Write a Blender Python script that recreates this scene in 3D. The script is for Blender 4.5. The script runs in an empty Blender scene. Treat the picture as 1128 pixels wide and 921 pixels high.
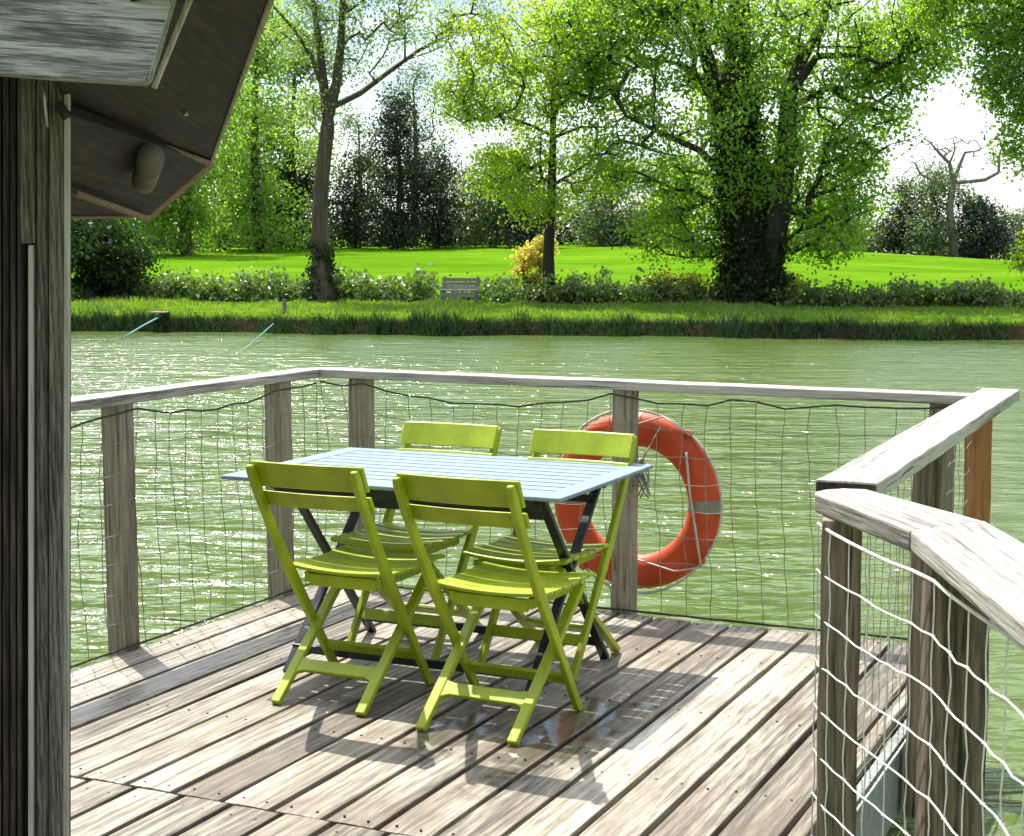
import bpy, bmesh, math, random
import numpy as np
from mathutils import Vector, Matrix
R = math.radians
SC = bpy.context.scene
COL = SC.collection
rnd = random.Random(7)

# ------------------------------------------------------------------ camera
F_PX, CX, CY, HY, H = 1724.0, 564.0, 460.5, 283.0, 1.5
PITCH = math.atan((CY - HY) / F_PX)
FW = Vector((0, math.cos(PITCH), -math.sin(PITCH)))
UP = Vector((0, math.sin(PITCH), math.cos(PITCH)))
EYE = Vector((0, 0, H))


def ray(x, y):
    return FW * F_PX + Vector((x - CX, 0, 0)) + UP * (CY - y)


def at(x, y, Y):
    d = ray(x, y)
    return EYE + d * (Y / d.y)


cam = bpy.data.cameras.new('camera')
cam.sensor_fit = 'HORIZONTAL'
cam.sensor_width = 36
cam.lens = 36 * F_PX / 1128
cam.clip_end = 3000
cam.clip_start = .05
co = bpy.data.objects.new('camera', cam)
COL.objects.link(co)
co.location = EYE
co.rotation_euler = (math.pi / 2 - PITCH, 0, 0)
SC.camera = co

# deck frame: corner under the railing corner, s to the right along the far edge, t towards the camera
O = Vector((-.879, 7.135, 0))
E1 = Vector((.906, -.424, 0)).normalized()
E2 = Vector((.424, .906, 0)).normalized()
DECK_ANG = math.atan2(E1.y, E1.x)


def D(s, t, z=0):
    return O + E1 * s - E2 * t + Vector((0, 0, z))


# ------------------------------------------------------------------ node helpers
def mat(name):
    m = bpy.data.materials.new(name)
    m.use_nodes = True
    nt = m.node_tree
    nt.nodes.clear()
    return m, nt


def N(nt, t, **kw):
    n = nt.nodes.new(t)
    for k, v in kw.items():
        if k in n.inputs:
            n.inputs[k].default_value = v
        else:
            setattr(n, k, v)
    return n


def ramp(nt, stops, interp='LINEAR'):
    n = nt.nodes.new('ShaderNodeValToRGB')
    n.color_ramp.interpolation = interp
    e = n.color_ramp.elements
    while len(e) < len(stops):
        e.new(.5)
    for i, (p, c) in enumerate(stops):
        e[i].position = p
        e[i].color = (*c, 1) if not isinstance(c, (int, float)) else (c, c, c, 1)
    return n


def mixc(nt, fac, a, b, mode='MIX'):
    n = nt.nodes.new('ShaderNodeMix')
    n.data_type = 'RGBA'
    n.blend_type = mode
    for sock, v in ((n.inputs[0], fac), (n.inputs[6], a), (n.inputs[7], b)):
        if hasattr(v, 'links') or hasattr(v, 'is_linked'):
            nt.links.new(v, sock)
        elif isinstance(v, (int, float)):
            sock.default_value = v
        else:
            sock.default_value = (*v, 1)
    return n.outputs[2]


def math_n(nt, op, a, b=None, clamp=False):
    n = nt.nodes.new('ShaderNodeMath')
    n.operation = op
    n.use_clamp = clamp
    for i, v in enumerate((a, b)):
        if v is None:
            continue
        if isinstance(v, (int, float)):
            n.inputs[i].default_value = v
        else:
            nt.links.new(v, n.inputs[i])
    return n.outputs[0]


def noise(nt, vec, scale, detail=4, rough=.55, dist=0.0):
    n = N(nt, 'ShaderNodeTexNoise', Scale=scale, Detail=detail, Roughness=rough, Distortion=dist)
    if vec is not None:
        nt.links.new(vec, n.inputs['Vector'])
    return n.outputs['Fac']


def wood(name, stops, axis='X', tint=None, rough=.75, grain=1.0, crack=.5, bump=.5, puddle=False, spec=.3, cathedral=.35, stain=None, tone=.10):
    m, nt = mat(name)
    L = nt.links.new
    out = N(nt, 'ShaderNodeOutputMaterial')
    p = N(nt, 'ShaderNodeBsdfPrincipled')
    p.inputs['Specular IOR Level'].default_value = spec
    L(p.outputs[0], out.inputs[0])
    tc = N(nt, 'ShaderNodeTexCoord')
    att = N(nt, 'ShaderNodeAttribute', attribute_name='rnd')
    oi = N(nt, 'ShaderNodeObjectInfo')
    r = math_n(nt, 'ADD', att.outputs['Fac'], oi.outputs['Random'])
    off = N(nt, 'ShaderNodeCombineXYZ')
    for i, k in enumerate((37.0, 17.0, 29.0)):
        L(math_n(nt, 'MULTIPLY', r, k), off.inputs[i])
    add = N(nt, 'ShaderNodeVectorMath', operation='ADD')
    L(tc.outputs['Object'], add.inputs[0])
    L(off.outputs[0], add.inputs[1])
    sc = {'X': (.055, 1, 1), 'Y': (1, .055, 1), 'Z': (1, 1, .055)}[axis]
    sc2 = {'X': (.35, 1, 1), 'Y': (1, .35, 1), 'Z': (1, 1, .35)}[axis]

    def mp(v):
        q = N(nt, 'ShaderNodeMapping')
        q.inputs['Scale'].default_value = v
        L(add.outputs[0], q.inputs[0])
        return q.outputs[0]
    v1 = mp(sc)
    v2 = mp(sc2)
    big = noise(nt, mp({'X': (.11, 1, 1), 'Y': (1, .11, 1), 'Z': (1, 1, .11)}[axis]), 7 * grain, 4, .6, .15)
    streak = noise(nt, v1, 30 * grain, 7, .68, .15)
    fine = noise(nt, v1, 130 * grain, 4, .65, .1)
    wv = N(nt, 'ShaderNodeTexWave', wave_type='BANDS', bands_direction={'X': 'Y', 'Y': 'X', 'Z': 'X'}[axis])
    wv.inputs['Scale'].default_value = 9 * grain
    wv.inputs['Distortion'].default_value = 8
    wv.inputs['Detail'].default_value = 2
    wv.inputs['Detail Scale'].default_value = .9
    L(mp({'X': (.13, 1, 1), 'Y': (1, .13, 1), 'Z': (1, 1, .13)}[axis]), wv.inputs['Vector'])
    a = math_n(nt, 'MULTIPLY', big, .40)
    b = math_n(nt, 'MULTIPLY', streak, .60)
    s = math_n(nt, 'ADD', a, b)
    w = math_n(nt, 'MULTIPLY', math_n(nt, 'SUBTRACT', wv.outputs['Fac'], .5), cathedral * .35)
    s = math_n(nt, 'ADD', s, w)
    s = math_n(nt, 'ADD', s, math_n(nt, 'MULTIPLY', math_n(nt, 'SUBTRACT', fine, .5), .72))
    s = math_n(nt, 'ADD', s, math_n(nt, 'MULTIPLY', math_n(nt, 'SUBTRACT', att.outputs['Fac'], .5), tone))
    rp = ramp(nt, stops)
    L(s, rp.inputs[0])
    col = rp.outputs[0]
    # broad stains of a second hue
    if stain:
        sn = noise(nt, mp({'X': (.14, 1, 1), 'Y': (1, .14, 1), 'Z': (1, 1, .14)}[axis]), 4 * grain, 5, .6, .3)
        sr = ramp(nt, [(.5, 0), (.66, 1)])
        L(sn, sr.inputs[0])
        col = mixc(nt, math_n(nt, 'MULTIPLY', sr.outputs[0], .6), col, stain)
    # cracks and knots
    ck = noise(nt, mp({'X': (.03, 1, 1), 'Y': (1, .03, 1), 'Z': (1, 1, .03)}[axis]), 55 * grain, 2, .5, .3)
    cr = ramp(nt, [(.28, 1), (.36, 0)])
    L(ck, cr.inputs[0])
    col = mixc(nt, math_n(nt, 'MULTIPLY', cr.outputs[0], crack), col, (.02, .017, .013))
    vo = N(nt, 'ShaderNodeTexVoronoi', Scale=5.0)
    vo.inputs['Randomness'].default_value = 1
    L(v2, vo.inputs['Vector'])
    kr = ramp(nt, [(.035, 1), (.10, 0)])
    L(vo.outputs['Distance'], kr.inputs[0])
    col = mixc(nt, math_n(nt, 'MULTIPLY', kr.outputs[0], .55), col, (.05, .035, .022))
    rsock = None
    if puddle:
        # damp and standing water near the front chair, plus a painted left-rail shadow
        geo = N(nt, 'ShaderNodeNewGeometry')
        wet_shade = None
        wob = noise(nt, tc.outputs['Object'], 9, 4, .6, .5)
        for (cx, cy, rx, ry, st) in puddle:
            q = N(nt, 'ShaderNodeMapping', vector_type='POINT')
            q.inputs['Location'].default_value = (-cx / rx, -cy / ry, 0)
            q.inputs['Scale'].default_value = (1 / rx, 1 / ry, 0)
            L(tc.outputs['Object'], q.inputs[0])
            ln = N(nt, 'ShaderNodeVectorMath', operation='LENGTH')
            L(q.outputs[0], ln.inputs[0])
            d = math_n(nt, 'ADD', ln.outputs['Value'], math_n(nt, 'MULTIPLY', math_n(nt, 'SUBTRACT', wob, .5), 2.2))
            k = ramp(nt, [(.62, st), (1.0, 0)])
            L(d, k.inputs[0])
            wet_shade = k.outputs[0] if wet_shade is None else math_n(nt, 'MAXIMUM', wet_shade, k.outputs[0])
        col = mixc(nt, math_n(nt, 'MULTIPLY', wet_shade, .62), col, (.05, .042, .034))
        wn = noise(nt, tc.outputs['Object'], 1.5, 5, .6, .4)
        wr = ramp(nt, [(.46, 0), (.66, 1)])
        L(wn, wr.inputs[0])
        col = mixc(nt, math_n(nt, 'MULTIPLY', wr.outputs[0], .62), col, (.105, .075, .046))
        rr = ramp(nt, [(0, rough), (.7, .3), (.95, .06)])
        L(wet_shade, rr.inputs[0])
        rsock = rr.outputs[0]
        wsock = wet_shade
    L(col, p.inputs['Base Color'])
    if rsock is not None:
        L(rsock, p.inputs['Roughness'])
    else:
        p.inputs['Roughness'].default_value = rough
    h = math_n(nt, 'ADD', math_n(nt, 'MULTIPLY', streak, .6), math_n(nt, 'MULTIPLY', fine, .5))
    h = math_n(nt, 'SUBTRACT', h, math_n(nt, 'MULTIPLY', cr.outputs[0], .6))
    bp = N(nt, 'ShaderNodeBump', Strength=bump, Distance=.006)
    if puddle:
        L(math_n(nt, 'MULTIPLY', math_n(nt, 'SUBTRACT', 1.0, wsock), bump), bp.inputs['Strength'])
    L(h, bp.inputs['Height'])
    L(bp.outputs[0], p.inputs['Normal'])
    return m


def paint(name, col, rough=.4, var=.12, spec=.5, metallic=0, chip=None, scale=14, bumpd=.0012):
    m, nt = mat(name)
    L = nt.links.new
    out = N(nt, 'ShaderNodeOutputMaterial')
    p = N(nt, 'ShaderNodeBsdfPrincipled', Metallic=metallic)
    p.inputs['Specular IOR Level'].default_value = spec
    L(p.outputs[0], out.inputs[0])
    tc = N(nt, 'ShaderNodeTexCoord')
    n1 = noise(nt, tc.outputs['Object'], scale, 5, .6, .3)
    n2 = noise(nt, tc.outputs['Object'], scale * 7, 3, .6)
    c0 = tuple(max(0, c * (1 - var)) for c in col)
    c1 = tuple(min(1, c * (1 + var)) for c in col)
    rp = ramp(nt, [(.35, c0), (.65, c1)])
    L(n1, rp.inputs[0])
    c = rp.outputs[0]
    if chip:
        k = ramp(nt, [(.66, 0), (.72, 1)])
        L(noise(nt, tc.outputs['Object'], scale * 2.2, 6, .7), k.inputs[0])
        c = mixc(nt, math_n(nt, 'MULTIPLY', k.outputs[0], .6), c, chip)
    L(c, p.inputs['Base Color'])
    rr = ramp(nt, [(.3, max(.05, rough - .1)), (.7, min(1, rough + .15))])
    L(n1, rr.inputs[0])
    L(rr.outputs[0], p.inputs['Roughness'])
    bp = N(nt, 'ShaderNodeBump', Strength=.35, Distance=bumpd)
    L(n2, bp.inputs['Height'])
    L(bp.outputs[0], p.inputs['Normal'])
    return m


def leaf(name, lo, hi, trans=1.5, tfac=.45, gloss=.05, pale=None):
    m, nt = mat(name)
    L = nt.links.new
    out = N(nt, 'ShaderNodeOutputMaterial')
    att = N(nt, 'ShaderNodeAttribute', attribute_name='tint')
    stops = [(0, lo), (1, hi)] if not pale else [(0, lo), (.91, hi), (.94, pale), (1, pale)]
    rp = ramp(nt, stops)
    L(att.outputs['Fac'], rp.inputs[0])
    d = N(nt, 'ShaderNodeBsdfDiffuse')
    L(rp.outputs[0], d.inputs[0])
    t = N(nt, 'ShaderNodeBsdfTranslucent')
    tcol = mixc(nt, 1.0, rp.outputs[0], (trans * .95, trans, trans * .38), 'MULTIPLY')
    L(tcol, t.inputs[0])
    mx = N(nt, 'ShaderNodeMixShader')
    mx.inputs[0].default_value = tfac
    L(d.outputs[0], mx.inputs[1])
    L(t.outputs[0], mx.inputs[2])
    g = N(nt, 'ShaderNodeBsdfGlossy', Roughness=.45)
    g.inputs[0].default_value = (1, 1, 1, 1)
    m2 = N(nt, 'ShaderNodeMixShader')
    m2.inputs[0].default_value = gloss
    L(mx.outputs[0], m2.inputs[1])
    L(g.outputs[0], m2.inputs[2])
    L(m2.outputs[0], out.inputs[0])
    return m


# ------------------------------------------------------------------ materials
M = {}
M['deck'] = wood('deck_wood', [(.24, (.040, .034, .027)), (.38, (.115, .102, .082)), (.50, (.237, .210, .158)), (.62, (.378, .348, .275)), (.74, (.525, .495, .41))],
                 'Y', grain=1.0, crack=.5, bump=.6, spec=.35, rough=.6, cathedral=.3, stain=(.15, .118, .078), tone=.22,
                 puddle=[(1.93, -1.62, .16, .62, .95), (1.60, -1.80, .13, .32, .9), (1.7, -1.35, .35, .5, .4), (.36, -2.0, .13, 1.3, .6)])  # last entry paints the left rail's shadow as a dark glossy band
M['rail'] = wood('rail_wood', [(.25, (.085, .078, .066)), (.42, (.25, .23, .195)), (.55, (.38, .36, .315)), (.75, (.52, .495, .44))], 'X', grain=1.1, crack=.75, bump=.9, rough=.6, spec=.4)
M['post'] = wood('post_wood', [(.25, (.10, .088, .066)), (.42, (.23, .20, .15)), (.6, (.34, .30, .235)), (.8, (.43, .39, .31))], 'Z', grain=1.2, crack=.85, bump=.8)
M['post_dark'] = wood('dark_post_wood', [(.25, (.028, .020, .013)), (.42, (.11, .082, .055)), (.6, (.21, .165, .115)), (.8, (.30, .25, .18))], 'Z', grain=1.3, crack=.95, bump=1.0)
M['fresh'] = wood('fresh_wood', [(.25, (.20, .085, .028)), (.5, (.37, .17, .06)), (.8, (.47, .24, .10))], 'Z', grain=.9, crack=.1, bump=.3)
M['fascia'] = wood('fascia_wood', [(.25, (.10, .11, .105)), (.5, (.22, .235, .225)), (.8, (.34, .36, .34))], 'X', crack=.5)
M['cabin'] = wood('cabin_wood', [(.3, (.012, .008, .006)), (.45, (.040, .029, .021)), (.6, (.085, .065, .049)), (.8, (.15, .122, .095))], 'Z', grain=1.6, crack=.9, bump=.8)
M['cabin_post'] = wood('cabin_post_wood', [(.3, (.022, .017, .012)), (.45, (.075, .060, .044)), (.58, (.155, .132, .10)), (.75, (.28, .25, .20))], 'Z', grain=3.6, crack=.8, bump=.8)
M['trim'] = wood('pale_trim_wood', [(.25, (.20, .185, .15)), (.5, (.42, .39, .32)), (.8, (.56, .53, .45))], 'Z', grain=1.8, crack=.5)
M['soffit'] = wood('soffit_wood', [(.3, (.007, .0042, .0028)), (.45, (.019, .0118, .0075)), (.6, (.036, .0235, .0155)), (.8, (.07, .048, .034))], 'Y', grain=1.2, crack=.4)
M['batten'] = wood('batten_wood', [(.25, (.12, .08, .055)), (.5, (.24, .165, .115)), (.8, (.36, .27, .20))], 'X', grain=2, crack=.4)
M['grey_board'] = wood('silver_board_wood', [(.25, (.09, .09, .09)), (.40, (.21, .21, .21)), (.52, (.42, .415, .40)), (.7, (.60, .595, .57))], 'X', grain=3.2, crack=.5, bump=1.0, cathedral=.6)
M['green'] = paint('lime_paint', (.325, .41, .010), .42, .16, .45, chip=(.20, .27, .02), scale=9)
M['table'] = paint('pale_blue_paint', (.205, .275, .338), .55, .10, .12)
M['dark_metal'] = paint('dark_leg_paint', (.012, .017, .02), .35, .2, .5)
M['steel'] = paint('steel', (.45, .45, .46), .35, .1, .5, metallic=.9)
M['orange'] = paint('buoy_plastic', (.58, .078, .022), .5, .18, .35, chip=(.66, .17, .09), scale=6)
M['silver'] = paint('reflective_tape', (.27, .25, .20), .5, .2, .4)
M['rope_pale'] = paint('pale_rope', (.55, .53, .47), .8, .2, .2, scale=40)
M['net_far'] = paint('net_cord', (.25, .24, .20), .8, .3, .2, scale=30)
M['net_near'] = paint('white_net_cord', (.72, .70, .64), .75, .12, .2, scale=30)
M['rope_dark'] = paint('dark_rope', (.05, .05, .042), .8, .3, .2, scale=30)
M['pale_piece'] = paint('pale_piece_paint', (.19, .165, .14), .8, .3, .1)
M['teal'] = paint('teal_pole_paint', (.10, .30, .32), .4, .1)
M['bench'] = wood('bench_wood', [(.25, (.09, .085, .075)), (.5, (.20, .19, .17)), (.8, (.34, .33, .30))], 'X', grain=.6)
M['bark'] = wood('bark', [(.3, (.022, .017, .012)), (.5, (.075, .058, .042)), (.7, (.16, .13, .10))], 'Z', grain=.7, crack=.6, bump=1.0)
M['bark_grey'] = wood('grey_bark', [(.25, (.06, .05, .042)), (.5, (.15, .125, .105)), (.8, (.26, .22, .19))], 'Z', grain=.3, crack=.6, bump=1.0)
M['bark_dark'] = wood('dark_bark', [(.25, (.012, .010, .008)), (.5, (.03, .026, .02)), (.8, (.06, .052, .04))], 'Z', grain=.3, crack=.5, bump=1.0)
M['dead'] = wood('dead_wood', [(.25, (.10, .085, .075)), (.5, (.19, .165, .145)), (.8, (.28, .25, .22))], 'Z', grain=.3, crack=.3)
M['leaf_big'] = leaf('big_tree_leaf', (.066, .132, .014), (.18, .27, .026), 3.2, .6)
M['leaf_young'] = leaf('young_tree_leaf', (.135, .20, .012), (.27, .335, .022), 2.7, .6)
M['leaf_spring'] = leaf('spring_leaf', (.12, .19, .045), (.25, .32, .11), 1.9, .55)
M['leaf_bright'] = leaf('bright_leaf', (.08, .16, .022), (.20, .30, .045), 2.7, .6)
M['leaf_mid'] = leaf('mid_leaf', (.06, .11, .025), (.11, .17, .04), 1.8, .5)
M['leaf_pale'] = leaf('pale_leaf', (.085, .135, .065), (.15, .21, .10), 1.5, .45)
M['leaf_dark'] = leaf('dark_leaf', (.012, .028, .012), (.030, .055, .020), 1.2, .35)
M['leaf_blue'] = leaf('bluish_leaf', (.018, .038, .030), (.035, .065, .045), 1.1, .3)
M['ivy'] = leaf('ivy_leaf', (.014, .034, .010), (.035, .070, .016), 1.4, .35, .02)
M['leaf_hedge'] = leaf('hedge_leaf', (.045, .095, .015), (.13, .20, .03), 1.9, .42, .08, pale=(.40, .44, .30))
M['leaf_gold'] = leaf('gold_leaf', (.44, .40, .05), (.62, .50, .16), 1.6, .5)
M['leaf_lemon'] = leaf('lemon_leaf', (.28, .30, .03), (.44, .44, .06), 1.5, .5)
M['grass'] = leaf('bank_grass_blade', (.06, .12, .010), (.17, .25, .020), 2.0, .5)
M['reed'] = leaf('water_edge_blade', (.010, .034, .008), (.03, .075, .012), 1.3, .35)


# ------------------------------------------------------------------ object helpers
def tag(o, label=None, cat=None, group=None, kind=None):
    if label: o['label'] = label
    if cat: o['category'] = cat
    if group: o['group'] = group
    if kind: o['kind'] = kind
    return o


def empty(name, loc, rz=0):
    o = bpy.data.objects.new(name, None)
    COL.objects.link(o)
    o.location = loc
    o.rotation_euler = (0, 0, rz)
    o.empty_display_size = .1
    return o


class MB:
    def __init__(s):
        s.v, s.f, s.r = [], [], []

    def add(s, vs, fs, rv=None):
        n = len(s.v)
        rv = rnd.random() if rv is None else rv
        s.v += [tuple(v) for v in vs]
        for f in fs:
            s.f.append(tuple(i + n for i in f))
            s.r.append(rv)
        return s

    def box(s, c, size, mtx=None, rv=None):
        x, y, z = (q / 2 for q in size)
        vs = [Vector((a * x, b * y, d * z)) for d in (-1, 1) for b in (-1, 1) for a in (-1, 1)]
        if mtx is not None:
            vs = [mtx @ v for v in vs]
        vs = [v + Vector(c) for v in vs]
        return s.add(vs, [(0, 2, 3, 1), (4, 5, 7, 6), (0, 1, 5, 4), (2, 6, 7, 3), (0, 4, 6, 2), (1, 3, 7, 5)], rv)

    def bar(s, a, b, w, h, up=(0, 0, 1), rv=None):
        """rectangular bar from a to b: w across, h along 'up'"""
        a, b = Vector(a), Vector(b)
        d = (b - a)
        x = d.normalized()
        y = Vector(up).cross(x).normalized()
        z = x.cross(y)
        m = Matrix((x, y, z)).transposed()
        return s.box((a + b) / 2, (d.length, w, h), m, rv)

    def tube(s, pts, radii, n=6, caps=True, rv=None):
        pts = [Vector(p) for p in pts]
        if isinstance(radii, (int, float)):
            radii = [radii] * len(pts)
        vs, fs = [], []
        prev = None
        for i, p in enumerate(pts):
            t = (pts[min(i + 1, len(pts) - 1)] - pts[max(i - 1, 0)])
            t = t.normalized() if t.length > 1e-9 else Vector((0, 0, 1))
            if prev is None:
                q = Vector((1, 0, 0)) if abs(t.x) < .8 else Vector((0, 1, 0))
            else:
                q = prev
            u = (q - t * q.dot(t)).normalized()
            prev = u
            w = t.cross(u)
            for k in range(n):
                a = 2 * math.pi * k / n
                vs.append(p + (u * math.cos(a) + w * math.sin(a)) * radii[i])
        for i in range(len(pts) - 1):
            for k in range(n):
                k2 = (k + 1) % n
                fs.append((i * n + k, i * n + k2, (i + 1) * n + k2, (i + 1) * n + k))
        if caps:
            fs.append(tuple(reversed(range(n))))
            fs.append(tuple((len(pts) - 1) * n + k for k in range(n)))
        return s.add(vs, fs, rv)

    def prism(s, poly, vec, rv=None):
        """extrude a planar polygon (list of Vectors) by vec"""
        n = len(poly)
        vec = Vector(vec)
        vs = [Vector(p) for p in poly] + [Vector(p) + vec for p in poly]
        fs = [tuple(reversed(range(n))), tuple(range(n, 2 * n))]
        for i in range(n):
            j = (i + 1) % n
            fs.append((i, j, n + j, n + i))
        return s.add(vs, fs, rv)

    def build(s, name, m, parent=None, smooth=False, bevel=0, loc=None, rz=0, mtx=None, seg=2):
        me = bpy.data.meshes.new(name)
        me.from_pydata(s.v, [], s.f)
        bm = bmesh.new()
        bm.from_mesh(me)
        bmesh.ops.recalc_face_normals(bm, faces=bm.faces)
        bm.to_mesh(me)
        bm.free()
        a = me.attributes.new('rnd', 'FLOAT', 'FACE')
        a.data.foreach_set('value', s.r)
        me.materials.append(m)
        if smooth:
            me.polygons.foreach_set('use_smooth', [True] * len(me.polygons))
        o = bpy.data.objects.new(name, me)
        COL.objects.link(o)
        if parent is not None:
            o.parent = parent
        if mtx is not None:
            o.matrix_local = mtx
        else:
            if loc is not None:
                o.location = loc
            o.rotation_euler = (0, 0, rz)
        if bevel:
            b = o.modifiers.new('bevel', 'BEVEL')
            b.width = bevel
            b.segments = seg
            b.limit_method = 'ANGLE'
            b.angle_limit = R(35)
        return o


def frame_mtx(p, x, up=(0, 0, 1)):
    x = Vector(x).normalized()
    y = Vector(up).cross(x).normalized()
    z = x.cross(y)
    m = Matrix((x, y, z)).transposed().to_4x4()
    m.translation = p
    return m


def rough_board(L, w, t, seed, n=16, worn=.006, ends=(0, 0)):
    """a weathered board in local space, x along its length; wavy edges, skewed ends"""
    q = random.Random(seed)
    mb = MB()
    vs, fs = [], []
    for i in range(n + 1):
        x = L * i / n
        dl, dr, dz = (q.uniform(-worn, worn) for _ in range(3))
        sk0 = ends[0] if i == 0 else 0
        sk1 = ends[1] if i == n else 0
        for (yy, zz) in ((-w / 2 + dl, -t / 2), (w / 2 + dr, -t / 2), (w / 2 + dr, t / 2 + dz * .4), (0, t / 2 + .001 + dz * .3), (-w / 2 + dl, t / 2 + dz * .4)):
            vs.append((x + (sk0 + sk1) * yy / w, yy, zz))
    for i in range(n):
        for k in range(5):
            k2 = (k + 1) % 5
            fs.append((i * 5 + k, i * 5 + k2, (i + 1) * 5 + k2, (i + 1) * 5 + k))
    fs.append((4, 3, 2, 1, 0))
    fs.append(tuple(n * 5 + k for k in range(5)))
    mb.add(vs, fs)
    return mb


def fast_mesh(name, verts, faces, m, parent=None, tint=None, kind=None):
    me = bpy.data.meshes.new(name)
    nv, nf, k = len(verts), len(faces), faces.shape[1]
    me.vertices.add(nv)
    me.vertices.foreach_set('co', np.ascontiguousarray(verts, np.float32).ravel())
    me.loops.add(nf * k)
    me.loops.foreach_set('vertex_index', np.ascontiguousarray(faces, np.int32).ravel())
    me.polygons.add(nf)
    me.polygons.foreach_set('loop_start', np.arange(0, nf * k, k, dtype=np.int32))
    if tint is not None:
        a = me.attributes.new('tint', 'FLOAT', 'FACE')
        a.data.foreach_set('value', np.ascontiguousarray(tint, np.float32))
    me.materials.append(m)
    me.update()
    me.validate()
    o = bpy.data.objects.new(name, me)
    COL.objects.link(o)
    if parent is not None:
        o.parent = parent
    if kind:
        o['kind'] = kind
    return o


# ------------------------------------------------------------------ terrain, pond, sky
WATER = -.45


def edge_y(x):
    return 39.2 - .19 * np.clip(x, -40, 40) + .35 * np.sin(x * .55) + .22 * np.sin(x * 1.7 + 1) + .12 * np.sin(x * 4.3)


def ground_z(x, y):
    x = np.asarray(x, float)
    y = np.asarray(y, float)
    d = y - edge_y(x)
    z = np.where(d < -1.2, -1.6, np.where(d < .25, -1.6 + (d + 1.2) / 1.45 * 1.65, .05))
    z = np.where(d >= .25, .05 + .10 * np.clip(d / 4, 0, 1), z)
    far = 3.3 - .066 * np.clip(x - 12, 0, 60)
    k = np.clip((d - 8) / 104, 0, 1)
    z = np.where(d > 8, .15 + (far - .15) * (k * .8 + .2 * k * k), z)
    z = z + np.where(d > 2, .05 * np.sin(x * .9) * np.sin(y * .7), 0)
    # land behind and far to the sides of the pond
    return z


def gz(x, y):
    return float(ground_z(x, y))


xs = np.concatenate([np.linspace(-500, -60, 12), np.linspace(-50, 50, 121), np.linspace(60, 500, 12)])
ys = np.concatenate([np.linspace(-60, 30, 7), np.linspace(33, 50, 70), np.linspace(51, 80, 30), np.linspace(83, 170, 30), np.linspace(190, 900, 14)])
XX, YY = np.meshgrid(xs, ys)
ZZ = ground_z(XX, YY)
V = np.stack([XX, YY, ZZ], -1).reshape(-1, 3)
nx = len(xs)
idx = np.arange(len(V)).reshape(len(ys), nx)
Fq = np.stack([idx[:-1, :-1], idx[:-1, 1:], idx[1:, 1:], idx[1:, :-1]], -1).reshape(-1, 4)

mg, nt = mat('meadow_ground')
L = nt.links.new
out = N(nt, 'ShaderNodeOutputMaterial')
p = N(nt, 'ShaderNodeBsdfPrincipled', Roughness=.9)
p.inputs['Specular IOR Level'].default_value = 0
L(p.outputs[0], out.inputs[0])
tc = N(nt, 'ShaderNodeTexCoord')
sep = N(nt, 'ShaderNodeSeparateXYZ')
L(tc.outputs['Object'], sep.inputs[0])
mp = N(nt, 'ShaderNodeMapping')
mp.inputs['Scale'].default_value = (.35, .5, 1)
L(tc.outputs['Object'], mp.inputs[0])
nA = noise(nt, mp.outputs[0], .35, 5, .6, .3)
nB = noise(nt, tc.outputs['Object'], 5, 5, .7)
nC = noise(nt, tc.outputs['Object'], .9, 3, .6)
fld = ramp(nt, [(.32, (.060, .15, .006)), (.5, (.095, .215, .008)), (.68, (.155, .27, .016))])
L(nA, fld.inputs[0])
fldc = mixc(nt, math_n(nt, 'MULTIPLY', nB, .45), fld.outputs[0], (.07, .16, .008))
bnk = ramp(nt, [(.3, (.045, .12, .01)), (.5, (.10, .20, .014)), (.68, (.16, .23, .03)), (.8, (.26, .23, .11))])
L(math_n(nt, 'ADD', math_n(nt, 'MULTIPLY', nB, .5), math_n(nt, 'MULTIPLY', nC, .5)), bnk.inputs[0])
# the field begins behind the hedge line, which runs parallel to the water's edge
dd = math_n(nt, 'ADD', sep.outputs[1], math_n(nt, 'MULTIPLY', sep.outputs[0], .19))
dd = math_n(nt, 'ADD', dd, math_n(nt, 'MULTIPLY', nC, 1.5))
ff = ramp(nt, [(.0, 0), (1, 1)])
L(math_n(nt, 'MULTIPLY', math_n(nt, 'SUBTRACT', dd, 47.6), .8, True), ff.inputs[0])
col = mixc(nt, ff.outputs[0], bnk.outputs[0], fldc)
# mud below the bank's lip
mud = math_n(nt, 'MULTIPLY', math_n(nt, 'SUBTRACT', -.02, sep.outputs[2]), 8, True)
col = mixc(nt, mud, col, (.035, .03, .018))
L(col, p.inputs['Base Color'])
bp = N(nt, 'ShaderNodeBump', Strength=.8, Distance=.15)
L(nB, bp.inputs['Height'])
L(bp.outputs[0], p.inputs['Normal'])
go = fast_mesh('ground', V, Fq, mg, kind='structure')
go.data.polygons.foreach_set('use_smooth', [True] * len(go.data.polygons))

# pond
mw, nt = mat('pond_water')
L = nt.links.new
out = N(nt, 'ShaderNodeOutputMaterial')
p = N(nt, 'ShaderNodeBsdfPrincipled', Roughness=.13, IOR=1.333)
L(p.outputs[0], out.inputs[0])
tc = N(nt, 'ShaderNodeTexCoord')
n0 = noise(nt, tc.outputs['Object'], .12, 3, .5, .5)
cr = ramp(nt, [(.3, (.084, .130, .028)), (.7, (.112, .156, .046))])
L(n0, cr.inputs[0])
L(cr.outputs[0], p.inputs['Base Color'])


def wmap(sx, sy, rot):
    q = N(nt, 'ShaderNodeMapping')
    q.inputs['Scale'].default_value = (sx, sy, 1)
    q.inputs['Rotation'].default_value = (0, 0, R(rot))
    L(tc.outputs['Object'], q.inputs[0])
    return q.outputs[0]


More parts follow.
